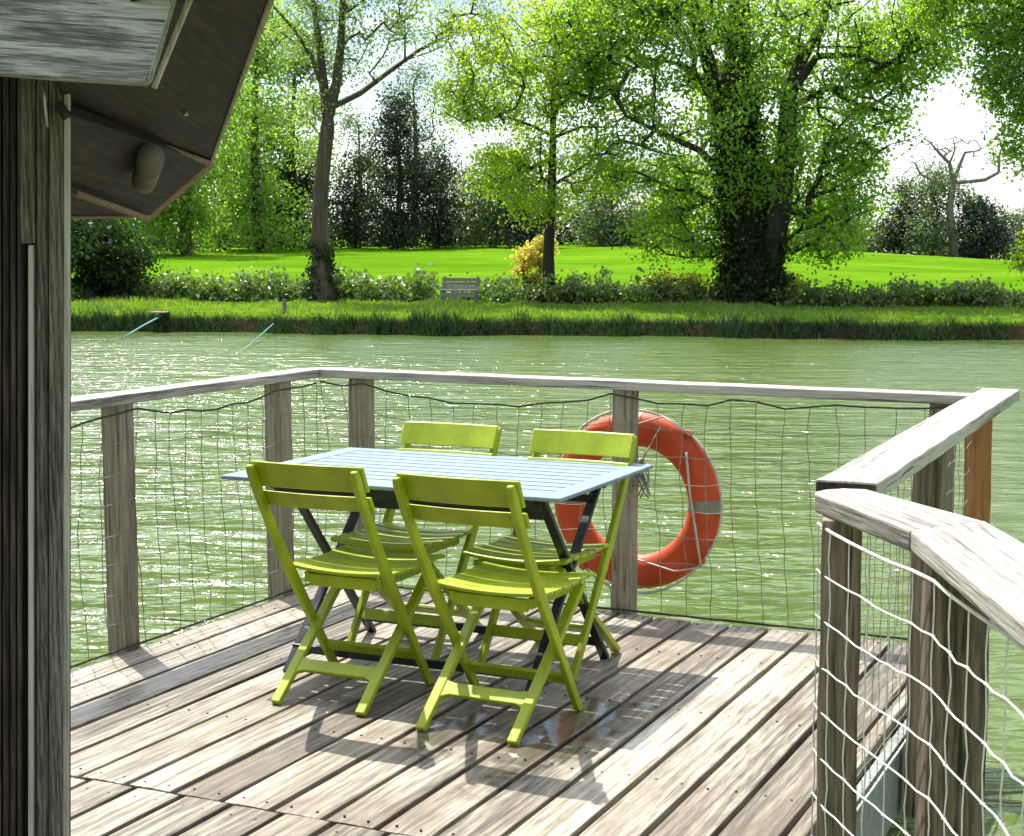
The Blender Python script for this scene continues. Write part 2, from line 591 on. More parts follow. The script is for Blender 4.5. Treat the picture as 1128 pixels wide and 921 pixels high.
w1 = noise(nt, wmap(.55, 1.25, 8), 1.3, 2, .5, .5)
w2 = noise(nt, wmap(.55, 1.3, -10), 3.8, 2, .5, .8)
w3 = noise(nt, wmap(1, 1.15, 25), 12, 2, .6, .4)
hgt = math_n(nt, 'ADD', math_n(nt, 'MULTIPLY', w1, .95), math_n(nt, 'MULTIPLY', w2, .42))
hgt = math_n(nt, 'ADD', hgt, math_n(nt, 'MULTIPLY', w3, .05))
# scattered steep wavelets that catch the sun
vo = N(nt, 'ShaderNodeTexVoronoi', Scale=2.8)
L(wmap(.85, 1.1, 0), vo.inputs['Vector'])
sc_ = N(nt, 'ShaderNodeSeparateColor')
L(vo.outputs['Color'], sc_.inputs[0])
gate = math_n(nt, 'GREATER_THAN', sc_.outputs[0], .84)
d2 = math_n(nt, 'MULTIPLY', vo.outputs['Distance'], vo.outputs['Distance'])
cone = math_n(nt, 'MAXIMUM', math_n(nt, 'SUBTRACT', .15, d2), 0.0)
hgt = math_n(nt, 'ADD', hgt, math_n(nt, 'MULTIPLY', math_n(nt, 'MULTIPLY', cone, gate), 1.1))
# calmer under the lee of the trees on the far bank
ws = N(nt, 'ShaderNodeSeparateXYZ')
L(tc.outputs['Object'], ws.inputs[0])
lee = math_n(nt, 'ADD', ws.outputs[1], math_n(nt, 'MULTIPLY', ws.outputs[0], .19))
lee = math_n(nt, 'ADD', lee, math_n(nt, 'MULTIPLY', n0, 9.0))
lr = ramp(nt, [(0, 1.0), (1, .10)])
L(math_n(nt, 'MULTIPLY', math_n(nt, 'SUBTRACT', lee, 33.5), .11, True), lr.inputs[0])
hgt = math_n(nt, 'MULTIPLY', hgt, lr.outputs[0])
bp = N(nt, 'ShaderNodeBump', Strength=1.0, Distance=.27)
L(hgt, bp.inputs['Height'])
L(bp.outputs[0], p.inputs['Normal'])
wv = np.array([(-400, -60, WATER), (400, -60, WATER), (400, 60, WATER), (-400, 60, WATER)], float)
wv[2, 1] = 46.5
wv[3, 1] = 46.5
fast_mesh('pond_water', wv, np.array([[0, 1, 2, 3]]), mw, kind='structure')

# sky
SUN_EL = R(59)
SUN_AZ = math.atan2(-.49, .87)   # towards the sun: left of straight ahead
W = bpy.data.worlds.new('World')
SC.world = W
W.use_nodes = True
nt = W.node_tree
nt.nodes.clear()
L = nt.links.new
wo = N(nt, 'ShaderNodeOutputWorld')
bg = N(nt, 'ShaderNodeBackground', Strength=.078)
L(bg.outputs[0], wo.inputs[0])
sky = N(nt, 'ShaderNodeTexSky', sky_type='NISHITA')
sky.sun_disc = False
sky.sun_elevation = SUN_EL
sky.sun_rotation = SUN_AZ
sky.air_density = 1.0
sky.dust_density = .6
sky.ozone_density = 1.2
tc = N(nt, 'ShaderNodeTexCoord')
q = N(nt, 'ShaderNodeMapping')
q.inputs['Scale'].default_value = (1, 1, 2.2)
q.inputs['Location'].default_value = (.31, .12, .4)
L(tc.outputs['Generated'], q.inputs[0])
cn = noise(nt, q.outputs[0], 3.1, 7, .58, .3)
cr = ramp(nt, [(.45, 0), (.63, 1)])
L(cn, cr.inputs[0])
# thin cloud glows around the sun
sd = N(nt, 'ShaderNodeVectorMath', operation='DOT_PRODUCT')
L(tc.outputs['Generated'], sd.inputs[0])
sd.inputs[1].default_value = (math.sin(SUN_AZ) * math.cos(SUN_EL), math.cos(SUN_AZ) * math.cos(SUN_EL), math.sin(SUN_EL))
au = math_n(nt, 'POWER', math_n(nt, 'MAXIMUM', sd.outputs['Value'], 0.0), 5.0)
cl = N(nt, 'ShaderNodeVectorMath', operation='SCALE')
cl.inputs[0].default_value = (12.5, 12.8, 13.2)
L(math_n(nt, 'ADD', 1.0, math_n(nt, 'MULTIPLY', au, 6.0)), cl.inputs['Scale'])
c = mixc(nt, math_n(nt, 'MULTIPLY', cr.outputs[0], .85), sky.outputs[0], cl.outputs[0])
L(c, bg.inputs[0])
sl = bpy.data.lights.new('sun', 'SUN')
sl.energy = 4.6
sl.angle = R(.53)
sl.color = (1, .955, .87)
so = bpy.data.objects.new('sun', sl)
COL.objects.link(so)
to_sun = Vector((math.sin(SUN_AZ) * math.cos(SUN_EL), math.cos(SUN_AZ) * math.cos(SUN_EL), math.sin(SUN_EL)))
so.rotation_euler = to_sun.to_track_quat('Z', 'Y').to_euler()
so.location = to_sun * 60

# ------------------------------------------------------------------ deck
deck = empty('deck', O, DECK_ANG)
deck['kind'] = 'structure'


def boards(s0, s1, t0, t1, pitch, seed, gap=.019, th=.045, jit=.012):
    q = random.Random(seed)
    mb = MB()
    s = s0
    while s < s1 - .02:
        w = min(pitch, s1 - s) - gap
        a = t0 + q.uniform(-.001, .004)
        b = t1 - q.uniform(0, jit)
        dz = q.uniform(-.002, .002)
        n = 7
        rv = q.random()
        vs, fs = [], []
        for i in range(n + 1):
            y = -(a + (b - a) * i / n)
            wl, wr = q.uniform(-.0022, .0022), q.uniform(-.0022, .0022)
            zz = dz + q.uniform(-.0012, .0012)
            for (x, z) in ((s + wl, -th), (s + w + wr, -th), (s + w + wr, zz), (s + w * .5, zz + .0015), (s + wl, zz)):
                vs.append((x, y, z))
        for i in range(n):
            for k in range(5):
                k2 = (k + 1) % 5
                fs.append((i * 5 + k, i * 5 + k2, (i + 1) * 5 + k2, (i + 1) * 5 + k))
        fs.append((4, 3, 2, 1, 0))
        fs.append(tuple(n * 5 + k for k in range(5)))
        mb.add(vs, fs, rv)
        s += pitch
    return mb


b1 = boards(.0, 2.86, .0, 2.626, .1645, 3)
b1.build('deck_boards', M['deck'], deck, bevel=.004)['kind'] = 'structure'
b2 = boards(-1.60, 2.72, 2.634, 7.2, .1645, 4)
b2.build('deck_boards', M['deck'], deck, bevel=.004)['kind'] = 'structure'
fb = MB()
fb.box((1.43, .016, -.135), (2.86, .03, .18))
fb.box((-.018, -1.32, -.135), (.03, 2.62, .18))
fb.box((2.88, -1.32, -.135), (.03, 2.66, .24))
for t in (.55, 1.25, 1.95, 2.5, 3.3, 4.2):
    fb.box((1.41 if t < 2.6 else 1.0, -t, -.128), (2.84 if t < 2.6 else 3.2, .06, .16))
sw = MB()
for k in range(-9, 18):
    for t in (.06, .55, 1.25, 1.95, 2.58, 2.70, 3.3, 4.2):
        if (t < 2.63 and k < 0) or (t > 2.63 and k > 15):
            continue
        for dx in (.035, .112):
            x = (k if t < 2.63 else k + .27) * .1645 + dx + rnd.uniform(-.006, .006)
            y = -t + rnd.uniform(-.008, .008)
            sw.tube([(x, y, -.004), (x, y, .0032)], .0042, 6)
sw.build('deck_screws', M['dark_metal'], deck)['kind'] = 'structure'
fb.build('deck_frame', M['fascia'], deck)['kind'] = 'structure'


# ------------------------------------------------------------------ railings
def post(root, p, z0, z1, size, m, ang, name='post', label=None, seed=0):
    q = random.Random(seed + 91)
    mb = MB()
    n = 10
    vs, fs = [], []
    sx, sy = (size, size) if isinstance(size, (int, float)) else size
    for i in range(n + 1):
        z = z0 + (z1 - z0) * i / n
        jx, jy = q.uniform(-.0025, .0025), q.uniform(-.0025, .0025)
        for (a, b) in ((-1, -1), (1, -1), (1, 1), (-1, 1)):
            vs.append((a * sx / 2 + jx, b * sy / 2 + jy, z))
    for i in range(n):
        for k in range(4):
            k2 = (k + 1) % 4
            fs.append((i * 4 + k, i * 4 + k2, (i + 1) * 4 + k2, (i + 1) * 4 + k))
    fs.append((3, 2, 1, 0))
    fs.append(tuple(n * 4 + k for k in range(4)))
    mb.add(vs, fs)
    o = mb.build(name, m, root, bevel=.005, loc=Vector((p[0], p[1], 0)) - Vector((root.location.x, root.location.y, 0)), rz=ang)
    if label:
        o['label'] = label
    return o


def rail(root, a, b, w, t, seed, m=None, ends=(0, 0), name='top_rail', worn=.002):
    a, b = Vector(a), Vector(b)
    Ln = (b - a).length
    mb = rough_board(Ln, w, t, seed, max(8, int(Ln * 9)), worn, ends)
    mt = frame_mtx(a - root.location, b - a)
    return mb.build(name, m or M['rail'], root, bevel=.005, mtx=mt)


RT = .038
left = empty('railing', D(-.05, 0, 0))
tag(left, 'weathered wooden railing on the left deck side, running behind the cabin corner', 'railing')
rail(left, D(-.055, -.055, .972), D(-.055, 3.4, .955), .125, RT, 1, ends=(-.125, 0))
for i, (t, s) in enumerate(((.27, 1), (1.36, 2), (2.5, 3))):
    post(left, D(-.05, t), -.32, .95, .088, M['post'], DECK_ANG, seed=i)
far = empty('railing', D(1.4, -.05, 0))
tag(far, 'weathered wooden railing across the far deck edge, carrying the orange ring', 'railing')
rail(far, D(-.055, -.055, .972), D(3.0, -.055, .958), .125, RT, 2, ends=(.125, 0))
for i, s in enumerate((.19, 1.475, 2.78)):
    post(far, D(s, -.05), -.32, .95, .088, M['post'], DECK_ANG, seed=i + 5)
right = empty('railing', D(2.97, 1.3, 0))
tag(right, 'short wide grey rail on the right deck edge with a new orange-brown post', 'railing')
rail(right, D(2.985, -.10, .978), D(3.02, 2.60, .975), .14, .042, 3, worn=.0022)
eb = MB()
eb.box((0, 0, 0), (.006, .134, .036))  # thin cap of darker wood over the rail's near end
eb.build('dark_end_cap', M['cabin'], right, mtx=frame_mtx(D(3.02, 2.602, .974) - right.location, D(3.02, 2.6) - D(2.985, -.10)))
post(right, D(2.96, 1.21), -.25, .956, (.09, .09), M['post_dark'], DECK_ANG, seed=11)
post(right, D(2.925, .0), -.26, .956, (.085, .085), M['fresh'], DECK_ANG + R(20), seed=12, label='new orange-brown post')
near = empty('railing', (.72, 2.9, 0))
tag(near, 'nearest bent handrail on dark cracked posts at the right edge of the picture', 'railing')
nb = MB()
# two boards mitred at the bend; outline in plan, 4.2 cm thick
z0 = .962
P1 = [(.640, 3.27), (.645, 3.30), (.668, 3.325), (.715, 3.345), (.765, 3.33), (.893, 2.925), (.727, 2.822)]
P2 = [(.727, 2.818), (.893, 2.921), (.888, 2.3), (.86, 1.2), (.69, 1.2), (.700, 2.12)]
for P, dz in ((P1, 0), (P2, .002)):
    c = Vector((sum(a for a, b in P) / len(P), sum(b for a, b in P) / len(P), z0))
    ax = Vector((P[-1][0], P[-1][1], 0)) - Vector((P[0][0], P[0][1], 0)) if P is P1 else Vector((-.03, -1, 0))
    mt = frame_mtx(c - near.location, ax)
    inv = frame_mtx(c, ax).inverted()
    mb = MB()
    mb.prism([inv @ Vector((a, b, z0 + dz)) for a, b in P], (0, 0, .042))
    mb.build('top_rail', M['rail'], near, bevel=.007, mtx=mt, seg=3)
post(near, (.685, 3.21), -.3, z0, (.082, .09), M['post_dark'], R(-12), seed=21)
post(near, (.79, 2.74), -.3, z0, (.105, .10), M['post_dark'], R(-6), seed=22)
post(near, (.80, 1.45), -.3, z0, (.10, .10), M['post_dark'], R(-4), seed=23)


# ------------------------------------------------------------------ nets
def net(name, label, path, ztop, zbot, step, r, mt, seed, sag_at=(), loose=.010, rope=.004, wob=.02, rope_m='rope_dark', bottom=True, sagd=.07):
    """path: plan polyline; cord mesh between a sagging top rope and the deck edge"""
    q = random.Random(seed)
    path = [Vector((a, b, 0)) for a, b in path]
    seg = [(path[i + 1] - path[i]).length for i in range(len(path) - 1)]
    Ltot = sum(seg)

    def pos(d):
        d = max(0, min(Ltot, d))
        for i, l in enumerate(seg):
            if d <= l or i == len(seg) - 1:
                return path[i] + (path[i + 1] - path[i]) * (d / l)
            d -= l
    n = int(Ltot / step)
    m = int((ztop - zbot) / step)
    marks = [0] + list(sag_at) + [Ltot]

    def top(d):
        for a, b in zip(marks, marks[1:]):
            if a <= d <= b and b - a > .05:
                u = (d - a) / (b - a)
                return ztop - sagd * 4 * u * (1 - u) * min(1, (b - a) / 1.0) - .3 * wob * math.sin(d * 21)
        return ztop
    G = []
    tilt = [q.uniform(-.8, .8) * wob for _ in range(n + 1)]
    for i in range(n + 1):
        colp = []
        d0 = Ltot * i / n
        for j in range(m + 1):
            u = j / m
            zt = top(d0)
            d = d0 + tilt[i] * math.sin(u * 3.0) + q.uniform(-1, 1) * loose * .6 + wob * math.sin(u * 4 + d0 * 2)
            pp = pos(d)
            z = zt + (zbot - zt) * u + (q.uniform(-1, 1) * loose * .6 if 0 < j < m else 0)
            colp.append(Vector((pp.x + q.uniform(-1, 1) * .2 * min(wob, .02), pp.y + q.uniform(-1, 1) * .2 * min(wob, .02), z)))
        G.append(colp)
    root_loc = pos(Ltot / 2)
    mb = MB()
    base = Vector((root_loc.x, root_loc.y, 0))

    def cord(a, b, rr):
        mid = (a + b) / 2 + Vector((q.uniform(-.004, .004), q.uniform(-.004, .004), -abs(q.gauss(0, .0025))))
        mb.tube([a - base, mid - base, b - base], rr, 4, caps=False)
    for i in range(n + 1):
        for j in range(m + 1):
            if j < m:
                cord(G[i][j], G[i][j + 1], r * (.72 if wob < .01 else 1))
            if i < n and j > 0:
                cord(G[i][j], G[i + 1][j], r)
            k = G[i][j] - base
            rk = r * 2.4
            mb.add([k + Vector(v) * rk for v in ((1, 0, 0), (-1, 0, 0), (0, 1, 0), (0, -1, 0), (0, 0, 1), (0, 0, -1))],
                   [(0, 2, 4), (2, 1, 4), (1, 3, 4), (3, 0, 4), (2, 0, 5), (1, 2, 5), (3, 1, 5), (0, 3, 5)])
    o = mb.build(name, mt, None, loc=base)
    tag(o, label, 'net')
    rb = MB()
    rb.tube([G[i][0] - base for i in range(n + 1)], rope, 6)
    rb.build('edge_rope', M[rope_m], o, smooth=True)
    if bottom:
        rb = MB()
        rb.tube([G[i][m] - base + Vector((0, 0, .004)) for i in range(n + 1)], rope, 6)
        rb.build('edge_rope', M[rope_m], o, smooth=True)
    return o


def xy(v):
    return (v.x, v.y)


net('safety_net', 'knotted cord net hung inside the left railing', [xy(D(.006, 3.0)), xy(D(.006, .04))], .93, .012, .103, .0017, M['net_far'], 1,
    sag_at=(.5, 1.64, 2.73), sagd=.05)
net('safety_net', 'knotted cord net hung inside the far railing, in front of the orange ring', [xy(D(.01, .006)), xy(D(2.84, .006))], .935, .012, .106, .0017, M['net_far'], 2,
    sag_at=(.18, 1.46, 2.0, 2.45, 2.76), sagd=.075)
net('safety_net', 'cord net on the short right rail, by the new orange-brown post', [xy(D(2.91, .03)), xy(D(2.91, 1.95))], .92, -.02, .10, .0015, M['net_far'], 3, sag_at=(1.2,), rope_m='rope_pale', sagd=.04, wob=.006)
net('safety_net', 'white cord net stretched across the nearest dark posts', [(.641, 3.235), (.645, 3.150), (.728, 2.685), (.735, 2.3), (.72, 1.3)], .945, -.12, .094, .0021, M['net_near'], 4,
    sag_at=(.08, .55, 1.0), rope=.0035, rope_m='net_near', loose=.0025, sagd=.015, wob=.002)

# ------------------------------------------------------------------ lifebuoy
LBC = D(1.475, -.185, .455)
lb = empty('lifebuoy', LBC, DECK_ANG)
tag(lb, 'orange ring lifebuoy with grey bands and a pale grab rope, hung outside the far railing', 'lifebuoy')
RM, RA, RB = .31, .074, .052


def ring_pt(a, u, extra=0):
    rr = RM + (RA + extra) * math.cos(u)
    return Vector((rr * math.cos(a), (RB + extra) * math.sin(u), rr * math.sin(a)))


def ring_mesh(a0, a1, na, nu, extra=0, close=False):
    vs, fs = [], []
    for i in range(na + (0 if close else 1)):
        a = a0 + (a1 - a0) * i / na
        for k in range(nu):
            vs.append(ring_pt(a, 2 * math.pi * k / nu, extra))
    for i in range(na):
        i2 = (i + 1) % na if close else i + 1
        for k in range(nu):
            k2 = (k + 1) % nu
            fs.append((i * nu + k, i * nu + k2, i2 * nu + k2, i2 * nu + k))
    return MB().add(vs, fs)


ring_mesh(0, 2 * math.pi, 72, 20, 0, True).build('ring', M['orange'], lb, smooth=True)
for a in (0, 90, 180, 270):
    ring_mesh(R(a - 4.5), R(a + 4.5), 4, 20, .0015).build('reflective_band', M['silver'], lb, smooth=True)
rb = MB()
pts = []
for k in range(49):
    a = R(52) + 2 * math.pi * k / 48
    ph = (k % 12) / 12
    rr = RM + RA + .004 + .010 * math.sin(ph * math.pi)
    pts.append(Vector((rr * math.cos(a), -.012 - .03 * math.sin(ph * math.pi), rr * math.sin(a))))
rb.tube(pts, .0055, 6, caps=False)
# loose ties in front of the ring
rb.tube([(.03, -.075, .34), (.14, -.06, .375), (.26, -.055, .30)], .004, 5)
rb.tube([(.245, -.062, .23), (.265, -.066, .05), (.29, -.07, -.08), (.315, -.06, -.255)], .0055, 5)
rb.tube([(.315, -.06, -.255), (.20, -.07, -.28), (.02, -.07, -.24)], .004, 5)
rb.build('grab_rope', M['rope_pale'], lb, smooth=True)
for a in (52, 142, 232, 322):
    kb = MB()
    kb.box(ring_pt(R(a), 0) + Vector((0, -.015, 0)), (.03, .045, .03), Matrix.Rotation(-R(a), 3, 'Y'))
    kb.build('rope_cleat', M['orange'], lb, bevel=.008)
# frayed knot tying the ring to the net, left of the hole
tk = MB()
q = random.Random(5)
for k in range(16):
    a = Vector((.085 + q.uniform(-.012, .012), -.17 + q.uniform(-.01, .01), .19 + q.uniform(-.02, .02)))
    tk.tube([a, a + Vector((q.uniform(-.03, .03), q.uniform(-.01, .01), -.05)), a + Vector((q.uniform(-.045, .045), q.uniform(-.02, .02), -.09 - q.random() * .05))], .003, 4)
tk.tube([(.085, -.17, .19), (.10, -.10, .26), (.13, -.06, .33)], .0035, 5)
tk.build('frayed_tie', M['net_far'], lb)

# ------------------------------------------------------------------ table
TC = Vector((-.257, 5.712, 0))
TA = R(-24.3)
TL, TW, TZ = 1.325, .915, .72
tb = empty('folding_table', TC, TA)
tag(tb, 'pale blue slatted folding table with dark crossed legs in the middle of the deck', 'table')
mb = MB()
ns = 9
iw = TW - .15
pw = iw / ns
for k in range(ns):
    y = -iw / 2 + pw * (k + .5)
    mb.box((0, y, TZ - .0095), (TL - .17, pw - .016, .016))
mb.build('tabletop_slats', M['table'], tb, bevel=.003)
fr = MB()
for s in (-1, 1):
    fr.box((0, s * (TW / 2 - .0375), TZ - .007), (TL - .004, .073, .015))
    fr.box((s * (TL / 2 - .042), 0, TZ - .0072), (.082, TW - .151, .015))
fr.build('tabletop_frame', M['table'], tb, bevel=.005, seg=3)
ap = MB()
for y in (-.30, .30):
    ap.box((0, y, TZ - .052), (1.06, .02, .045))
    ap.box((0, y * .72, TZ - .105), (1.0, .018, .028))
for x in (-.5, 0, .5):
    ap.box((x, 0, TZ - .038), (.035, TW - .2, .022))
ap.build('under_frame', M['dark_metal'], tb, bevel=.002)
for s in (-1, 1):
    for k, (ya, yb) in enumerate(((-.31, .30), (.31, -.375))):
        x = .03 + s * (.50 - k * .026)
        m_ = MB()
        m_.bar((x, ya, TZ - .03), (x, yb, .0), .02, .034, up=(1, 0, 0))
        m_.build('leg', M['dark_metal'], tb, bevel=.003)
for (y, z) in ((-.30, .075), (.235, .075)):
    m_ = MB()
    m_.bar((-.462, y, z), (.522, y, z), .018, .03)
    m_.build('stretcher', M['dark_metal'], tb, bevel=.002)

# ------------------------------------------------------------------ chairs
CZ = .84


def stile_y(z):
    P = [(0, .225), (.22, .07), (.44, -.085), (.60, -.185), (.72, -.255), (.84, -.312)]
    for (z0_, y0), (z1_, y1) in zip(P, P[1:]):
        if z <= z1_:
            return y0 + (y1 - y0) * (z - z0_) / (z1_ - z0_)
    return P[-1][1]


def make_chair():
    c = empty('folding_chair', (0, 0, 0))
    G = M['green']
    for s in (-1, 1):
        mb = MB()
        zs = [0, .11, .22, .33, .44, .52, .60, .66, .72, .78, .80, .815, .822]
        prof_f, prof_b = [], []
        for z in zs:
            hw = (.019 + .007 * math.exp(-((z - .42) / .12) ** 2)) * (1 if z < .79 else math.sqrt(max(.06, 1 - ((z - .79) / .034) ** 2)))
            prof_f.append((stile_y(z) + hw * 1.05, z))
            prof_b.append((stile_y(z) - hw * 1.05, z))
        n = len(zs)
        vs, fs = [], []
        for i, z in enumerate(zs):
            x0 = s * (.187 + .010 * z / .84)
            for (dx, (y, zz)) in ((-.011, prof_b[i]), (.011, prof_b[i]), (.011, prof_f[i]), (-.011, prof_f[i])):
                vs.append((x0 + dx, y, zz))
        for i in range(n - 1):
            for k in range(4):
                k2 = (k + 1) % 4
                fs.append((i * 4 + k, i * 4 + k2, i * 4 + 4 + k2, i * 4 + 4 + k))
        fs += [(3, 2, 1, 0), tuple((n - 1) * 4 + k for k in range(4))]
        mb.add(vs, fs)
        mb.build('front_leg', G, c, bevel=.005, seg=3)
        mb = MB()
        mb.bar((s * .163, .285, .408), (s * .163, -.225, 0.006), .022, .036, up=(1, 0, 0))
        mb.v = [(x, y, z) for x, y, z in mb.v]
        mb.build('rear_leg', G, c, bevel=.005, seg=3)
    # braces
    d = Vector((0, -.51, -.402)).normalized()
    o_ = Vector((0, .285, .408))
    nrm = Vector((1, 0, 0)).cross(d).normalized()
    Lr = .6494
    u0 = Lr - .19
    pl = [(-.153, u0 - .03), (-.142, u0 - .006), (-.118, u0), (.118, u0), (.142, u0 - .006), (.153, u0 - .03),
          (.153, u0 + .085), (.142, u0 + .058), (.118, u0 + .048), (-.118, u0 + .048), (-.142, u0 + .058), (-.153, u0 + .085)]
    mb = MB()
    mb.prism([o_ + d * v + Vector((a, 0, 0)) - nrm * .008 for a, v in pl], nrm * .016)
    mb.build('rear_brace', G, c, bevel=.003)
    mb = MB()
    zb = .125
    mb.bar((-.18, stile_y(zb), zb), (.18, stile_y(zb), zb), .016, .042, up=(0, stile_y(0) - stile_y(.22), -.22))
    mb.build('front_brace', G, c, bevel=.003)
    # seat of curved slats
    mb = MB()
    y0, y1, k = -.068, .325, 6
    pw = (y1 - y0) / k
    nn = 12
    for i in range(k):
        ya, yb = y0 + pw * i + .0055, y0 + pw * (i + 1) - .0055
        vs, fs = [], []
        rv = rnd.random()

        def prof(x, y):
            u = (y - y0) / (y1 - y0)
            return .438 + .014 * (abs(x) / .2) ** 2 - .010 * math.sin(u * math.pi) + .006 * u - (.012 * ((u - .86) / .14) ** 2 if u > .86 else 0)
        for j in range(nn + 1):
            x = -.205 + .41 * j / nn
            for (y, dz) in ((ya, -.014), (yb, -.014), (yb, 0), ((ya + yb) / 2, .0012), (ya, 0)):
                vs.append((x, y, prof(x, y) + dz))
        for j in range(nn):
            for a in range(5):
                b = (a + 1) % 5
                fs.append((j * 5 + a, j * 5 + b, j * 5 + 5 + b, j * 5 + 5 + a))
        fs += [(4, 3, 2, 1, 0), tuple(nn * 5 + a for a in range(5))]
        mb.add(vs, fs, rv)
    mb.build('seat', G, c, bevel=.0055, seg=3)
    mb = MB()
    for s in (-1, 1):
        mb.box((s * .141, .125, .408), (.02, .36, .034))
    mb.box((0, -.047, .400), (.262, .016, .042))
    mb.box((0, .278, .404), (.262, .016, .036))
    mb.build('seat_rail', G, c, bevel=.003)
    # back slats, bowed backwards, on the sitter's side of the stiles
    for (za, zb_, nm) in ((.745, .832, 'back_slat'), (.676, .728, 'back_slat')):
        mb = MB()
        vs, fs = [], []
        nn = 14
        th = .019
        for j in range(nn + 1):
            x = -.211 + .422 * j / nn
            bow = -.020 * (1 - (x / .211) ** 2)
            for (z, f_) in ((za, 0), (zb_, 0), (zb_, 1), (za, 1)):
                yy = stile_y(z) + .026 + bow + th * f_ - .002
                vs.append((x, yy, z))
        for j in range(nn):
            for a in range(4):
                b = (a + 1) % 4
                fs.append((j * 4 + a, j * 4 + b, j * 4 + 4 + b, j * 4 + 4 + a))
        fs += [(3, 2, 1, 0), tuple(nn * 4 + a for a in range(4))]
        mb.add(vs, fs)
        mb.build(nm, G, c, bevel=.004, seg=3)
    for s in (-1, 1):
        mb = MB()
        mb.tube([(s * .152, .03, .205), (s * .204, .03, .205)], .006, 8)
        mb.build('pivot_bolt', M['steel'], c, smooth=True)
    return c


chair0 = make_chair()
spots = [((-.553, 5.27), -24.5, 'lime green folding chair seen from behind, on the near side nearest the cabin'),
         ((-.045, 4.965), -26.5, 'lime green folding chair nearest the camera, seen from behind, standing by the puddle'),
         ((-.362, 6.005), 154.5, 'lime green folding chair tucked under the far side, left of the orange ring'),
         ((.150, 5.72), 153.0, 'lime green folding chair at the table\'s far side, in front of the orange ring')]
for i, ((x, y), a, lab) in enumerate(spots):
    if i == 0:
        c = chair0
    else:
        c = chair0.copy()
        COL.objects.link(c)
        for ch in list(chair0.children):
            k = ch.copy()
            COL.objects.link(k)
            k.parent = c
    c.location = (x, y, .002)
    c.rotation_euler = (0, 0, R(a))
    tag(c, lab, 'chair', 'lime folding chairs round the table')

# ------------------------------------------------------------------ cabin corner
cab = empty('cabin', (-1.2, 3.2, 0))
tag(cab, 'dark weathered timber cabin corner with overhanging eaves at the left of the deck', 'cabin')
CB = Vector(cab.location)


def cpart(mb, name, m, parent=cab, **k):
    mb.v = [tuple(Vector(v) - CB) for v in mb.v]
    return mb.build(name, m, parent, **k)


YW = 3.0


def X(px, Y, z):
    return (px - CX) / F_PX * (Y * math.cos(PITCH) - (z - H) * math.sin(PITCH))


TOPZ = 1.90


def upright(mb, p0, p1, Y, dep, z0=0.0, z1=TOPZ, tilt=0):
    """upright board between two sight lines, standing at depth Y; the old cabin leans a little"""
    poly = [Vector((X(p0, Y, z0), Y, z0)), Vector((X(p1, Y, z0), Y, z0)), Vector((X(p1 + tilt, Y, z1), Y, z1)), Vector((X(p0 + tilt, Y, z1), Y, z1))]
    mb.prism(poly, (0, dep, 0))


mb = MB()
xs_ = [25, 18, 10, 2, -14, -34, -56, -78, -100, -122, -150, -190, -250]
for k, (a, b) in enumerate(zip(xs_, xs_[1:])):
    upright(mb, b + .8, a - .8, YW + .03 + .004 * (k % 2), .025)
mb.box((-1.75, YW + .075, TOPZ / 2), (1.65, .03, TOPZ))
cpart(mb, 'wall_boards', M['cabin'], bevel=.003)
mb = MB()
# side wall going away from the camera, hidden behind the corner post
mb.bar((-.93, YW + .1, TOPZ / 2), (-1.235, 3.95, TOPZ / 2), .05, TOPZ)
mb.bar((-1.25, 3.99, TOPZ / 2), (-2.7, 4.25, TOPZ / 2), .05, TOPZ)
cpart(mb, 'side_wall', M['cabin'])
mb = MB()
upright(mb, 40, 53, YW + .005, .06)
upright(mb, 53.6, 69, YW, .06)
cpart(mb, 'corner_post', M['cabin_post'], bevel=.003)
mb = MB()
upright(mb, 68.5, 74, YW + .004, .012, tilt=2)  # pale strip stands in for the post's lit right face
cpart(mb, 'lit_face_strip', M['trim'], bevel=.001)
mb = MB()
zt = at(30, 270, YW).z
upright(mb, 31, 37, YW + .004, .03, 0, zt)
cpart(mb, 'edge_strip', M['trim'], bevel=.001)
mb = MB()
upright(mb, 22, 39, YW + .012, .02, zt + .003, TOPZ)
cpart(mb, 'edge_strip', M['cabin_post'], bevel=.002)
mb = MB()
mb.tube([at(47, 80, YW - .02), at(52, 140, YW - .02)], .003, 6)
cpart(mb, 'drip_rod', M['steel'], smooth=True)


def plane3(a, b, c_):
    n = (b - a).cross(c_ - a).normalized()

    def f(px, py):
        d = ray(px, py)
        return EYE + d * ((a - EYE).dot(n) / d.dot(n))
    return f, n


A_, B_, C_ = at(303, -20, 2.5), at(231, 178, 4.15), at(70, 120, 3.13)
f, n = plane3(A_, B_, C_)
if n.z < 0: n = -n
poly = [f(*q_) for q_ in ((66, 119), (231, 178), (303, -20), (190, -20), (66, 40))]
mb = MB()
mb.prism(poly, n * .03)
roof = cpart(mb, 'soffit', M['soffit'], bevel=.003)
mb = MB()
mb.bar(A_ + Vector((.004, 0, .012)), B_ + Vector((.004, 0, .012)), .010, .035)
cpart(mb, 'eave_trim', M['trim'], roof, bevel=.003)
mb = MB()
mb.bar(at(70, 121, 3.11) + Vector((0, 0, -.004)), B_ + Vector((0, -.01, -.006)), .03, .010)
cpart(mb, 'eave_batten', M['batten'], roof, bevel=.003)
mb = MB()
na = at(204, 122, 3.0)
na = f(204, 122) - n * .003
mb.tube([na, na - n * .006], .006, 8)
cpart(mb, 'nail_head', M['steel'], roof)
